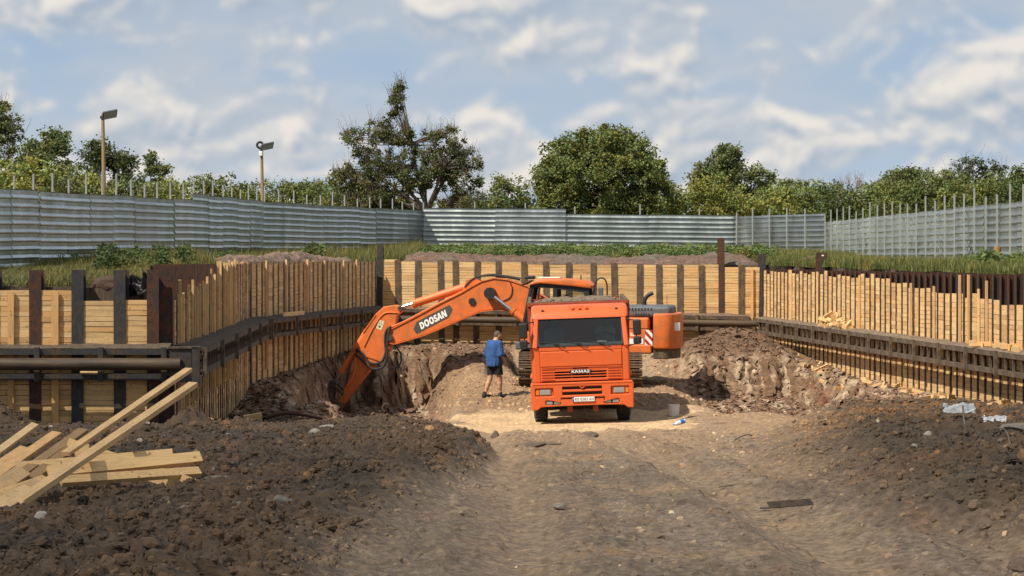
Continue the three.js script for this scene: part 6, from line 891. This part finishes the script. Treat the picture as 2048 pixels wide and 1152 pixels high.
// ---------------------------------------------------------------- clods without number on all loose ground
{
  const shapes = [0, 1, 2].map((s) => { const g = new THREE.IcosahedronGeometry(1, 1), p = g.attributes.position; for (let i = 0; i < p.count; i++) { const v = new THREE.Vector3().fromBufferAttribute(p, i), k = 1 + 0.75 * fbm(v.x * 1.4 + s * 9, v.y * 1.4, v.z * 1.4, 3, 0.6); p.setXYZ(i, v.x * k, v.y * k * 0.85, v.z * k); } return metreUV(g, 2); });
  const r = mulberry(911), spots = [[], [], []], out = [0, 0, 0];
  for (let i = 0; i < 140000; i++) {
    const q = r(), d = 12.5 * Math.pow(86 / 12.5, q), x = (r() * 2 - 1) * (0.165 * d + 1.5), g = ground(x, d), loose = Math.max(g.side, g.dig * 0.8, g.back, d > 68 ? 0.75 : 0);
    const keep = mix(0.085, 1, loose) * (g.sand > 0.3 ? 0.25 : 1) * smooth(-0.35, 0.25, fbm(x * 0.9, d * 0.6, 77, 3) + 0.12); if (r() > keep) continue; if (loose < 0.4 && d < 62) { const ln = laneAt(x, d); if ((Math.abs(ln + 0.72) < 0.3 || Math.abs(ln - 1.3) < 0.3) && r() < 0.85) continue; }
    if (d > 86 || x > 7.95 + (87 - d) * 0.07625 - 0.1 || (d > 46 && x < (d < 69 ? -5.68 - (d - 46.2) * 0.038 : -6.55 + (d - 69) * 0.128) + 0.1) || (d > 46 && d < 46.4 && x < -5.6)) continue;
    if (Math.hypot(x - 1.7, (d - 67.5) / 3) < 1.2 && d < 73) continue;
    let s = 0.004 + 0.0002 * d + (0.022 + 0.0004 * d) * Math.pow(r(), 4.5); if (r() < 0.012) s *= 2.4; if (loose < 0.4) s *= 0.9;
    soilColour(x, d, g, 0, out); const k = 1.15 + 0.6 * r(), pale = r() < 0.025 ? 2.2 : 1; spots[i % 3].push({ x, d, y: g.y - s * 0.1, s, h: 0.6 + 0.5 * r(), tilt: [r() * 6, r() * 6], c: out.map((v) => v * k * pale) });
  }
  const lump = new THREE.IcosahedronGeometry(1, 3); { const p = lump.attributes.position; for (let i = 0; i < p.count; i++) { const v = new THREE.Vector3().fromBufferAttribute(p, i), k = 1 + 0.9 * fbm(v.x * 1.5, v.y * 1.5, v.z * 1.5, 4, 0.65); p.setXYZ(i, v.x * k * 1.2, v.y * k * 0.7, v.z * k); } } const big = [];
  for (let i = 0; i < 2600; i++) { const d = 14 * Math.pow(62 / 14, r()), x = (r() * 2 - 1) * (0.165 * d + 1.5), g = ground(x, d); if (g.side < 0.5 || fbm(x * 0.8, d * 0.5, 177, 3) < 0.02) continue; if (d > 45 && (x < -5.4 || x > 9.5)) continue; const s = (0.03 + 0.0009 * d) * (0.6 + 1.1 * r() * r()); soilColour(x, d, g, 0, out); const k = 0.95 + 0.5 * r(); big.push({ x, d, y: g.y + s * 0.05, s, h: 0.8, tilt: [0.5 * (r() - 0.5), 0.5 * (r() - 0.5)], c: out.map((v) => v * k) }); }
  scatter('soil_lumps', 'big rough lumps of soil on the mounds beside the road', 'soil lumps', metreUV(lump, 2), M.clod, big);
  spots.forEach((s, k) => scatter('soil_clods', ['rough clods strewn over the loose soil', 'rounded clods strewn over the loose soil', 'angular crumbs strewn over the loose soil'][k], 'soil clods', shapes[k], M.clod, s));
}
// ---------------------------------------------------------------- the fair-weather cloud behind the photographer that shades the foreground
{
  const r = mulberry(5150), puffs = [], C = new THREE.Vector3(-47.5, -2, -1).addScaledVector(SUN, 5000);
  for (let i = 0; i < 46; i++) { const a = r() * 6.283, q = Math.sqrt(r()), R = 14 + 12 * r(), g = new THREE.IcosahedronGeometry(R, 4), p = g.attributes.position; for (let k = 0; k < p.count; k++) { const v = new THREE.Vector3().fromBufferAttribute(p, k), s = 1 + 0.28 * fbm(v.x * 0.07 + i, v.y * 0.07, v.z * 0.07, 4, 0.55); p.setXYZ(k, v.x * s, Math.max(v.y * s, -R * 0.45), v.z * s); } puffs.push(g.translate(Math.cos(a) * q * 85, r() * 12, Math.sin(a) * q * 26 + 0)); }
  const g = merge(puffs); g.computeVertexNormals(); g.rotateY(-1.144);
  single('cloud', g, std({ color: rgb(0.92, 0.92, 0.92), roughness: 1 }), 'white fair-weather cloud standing before the sun', 'cloud', [C.x, C.y, C.z]);
}

renderer.render(scene, camera);
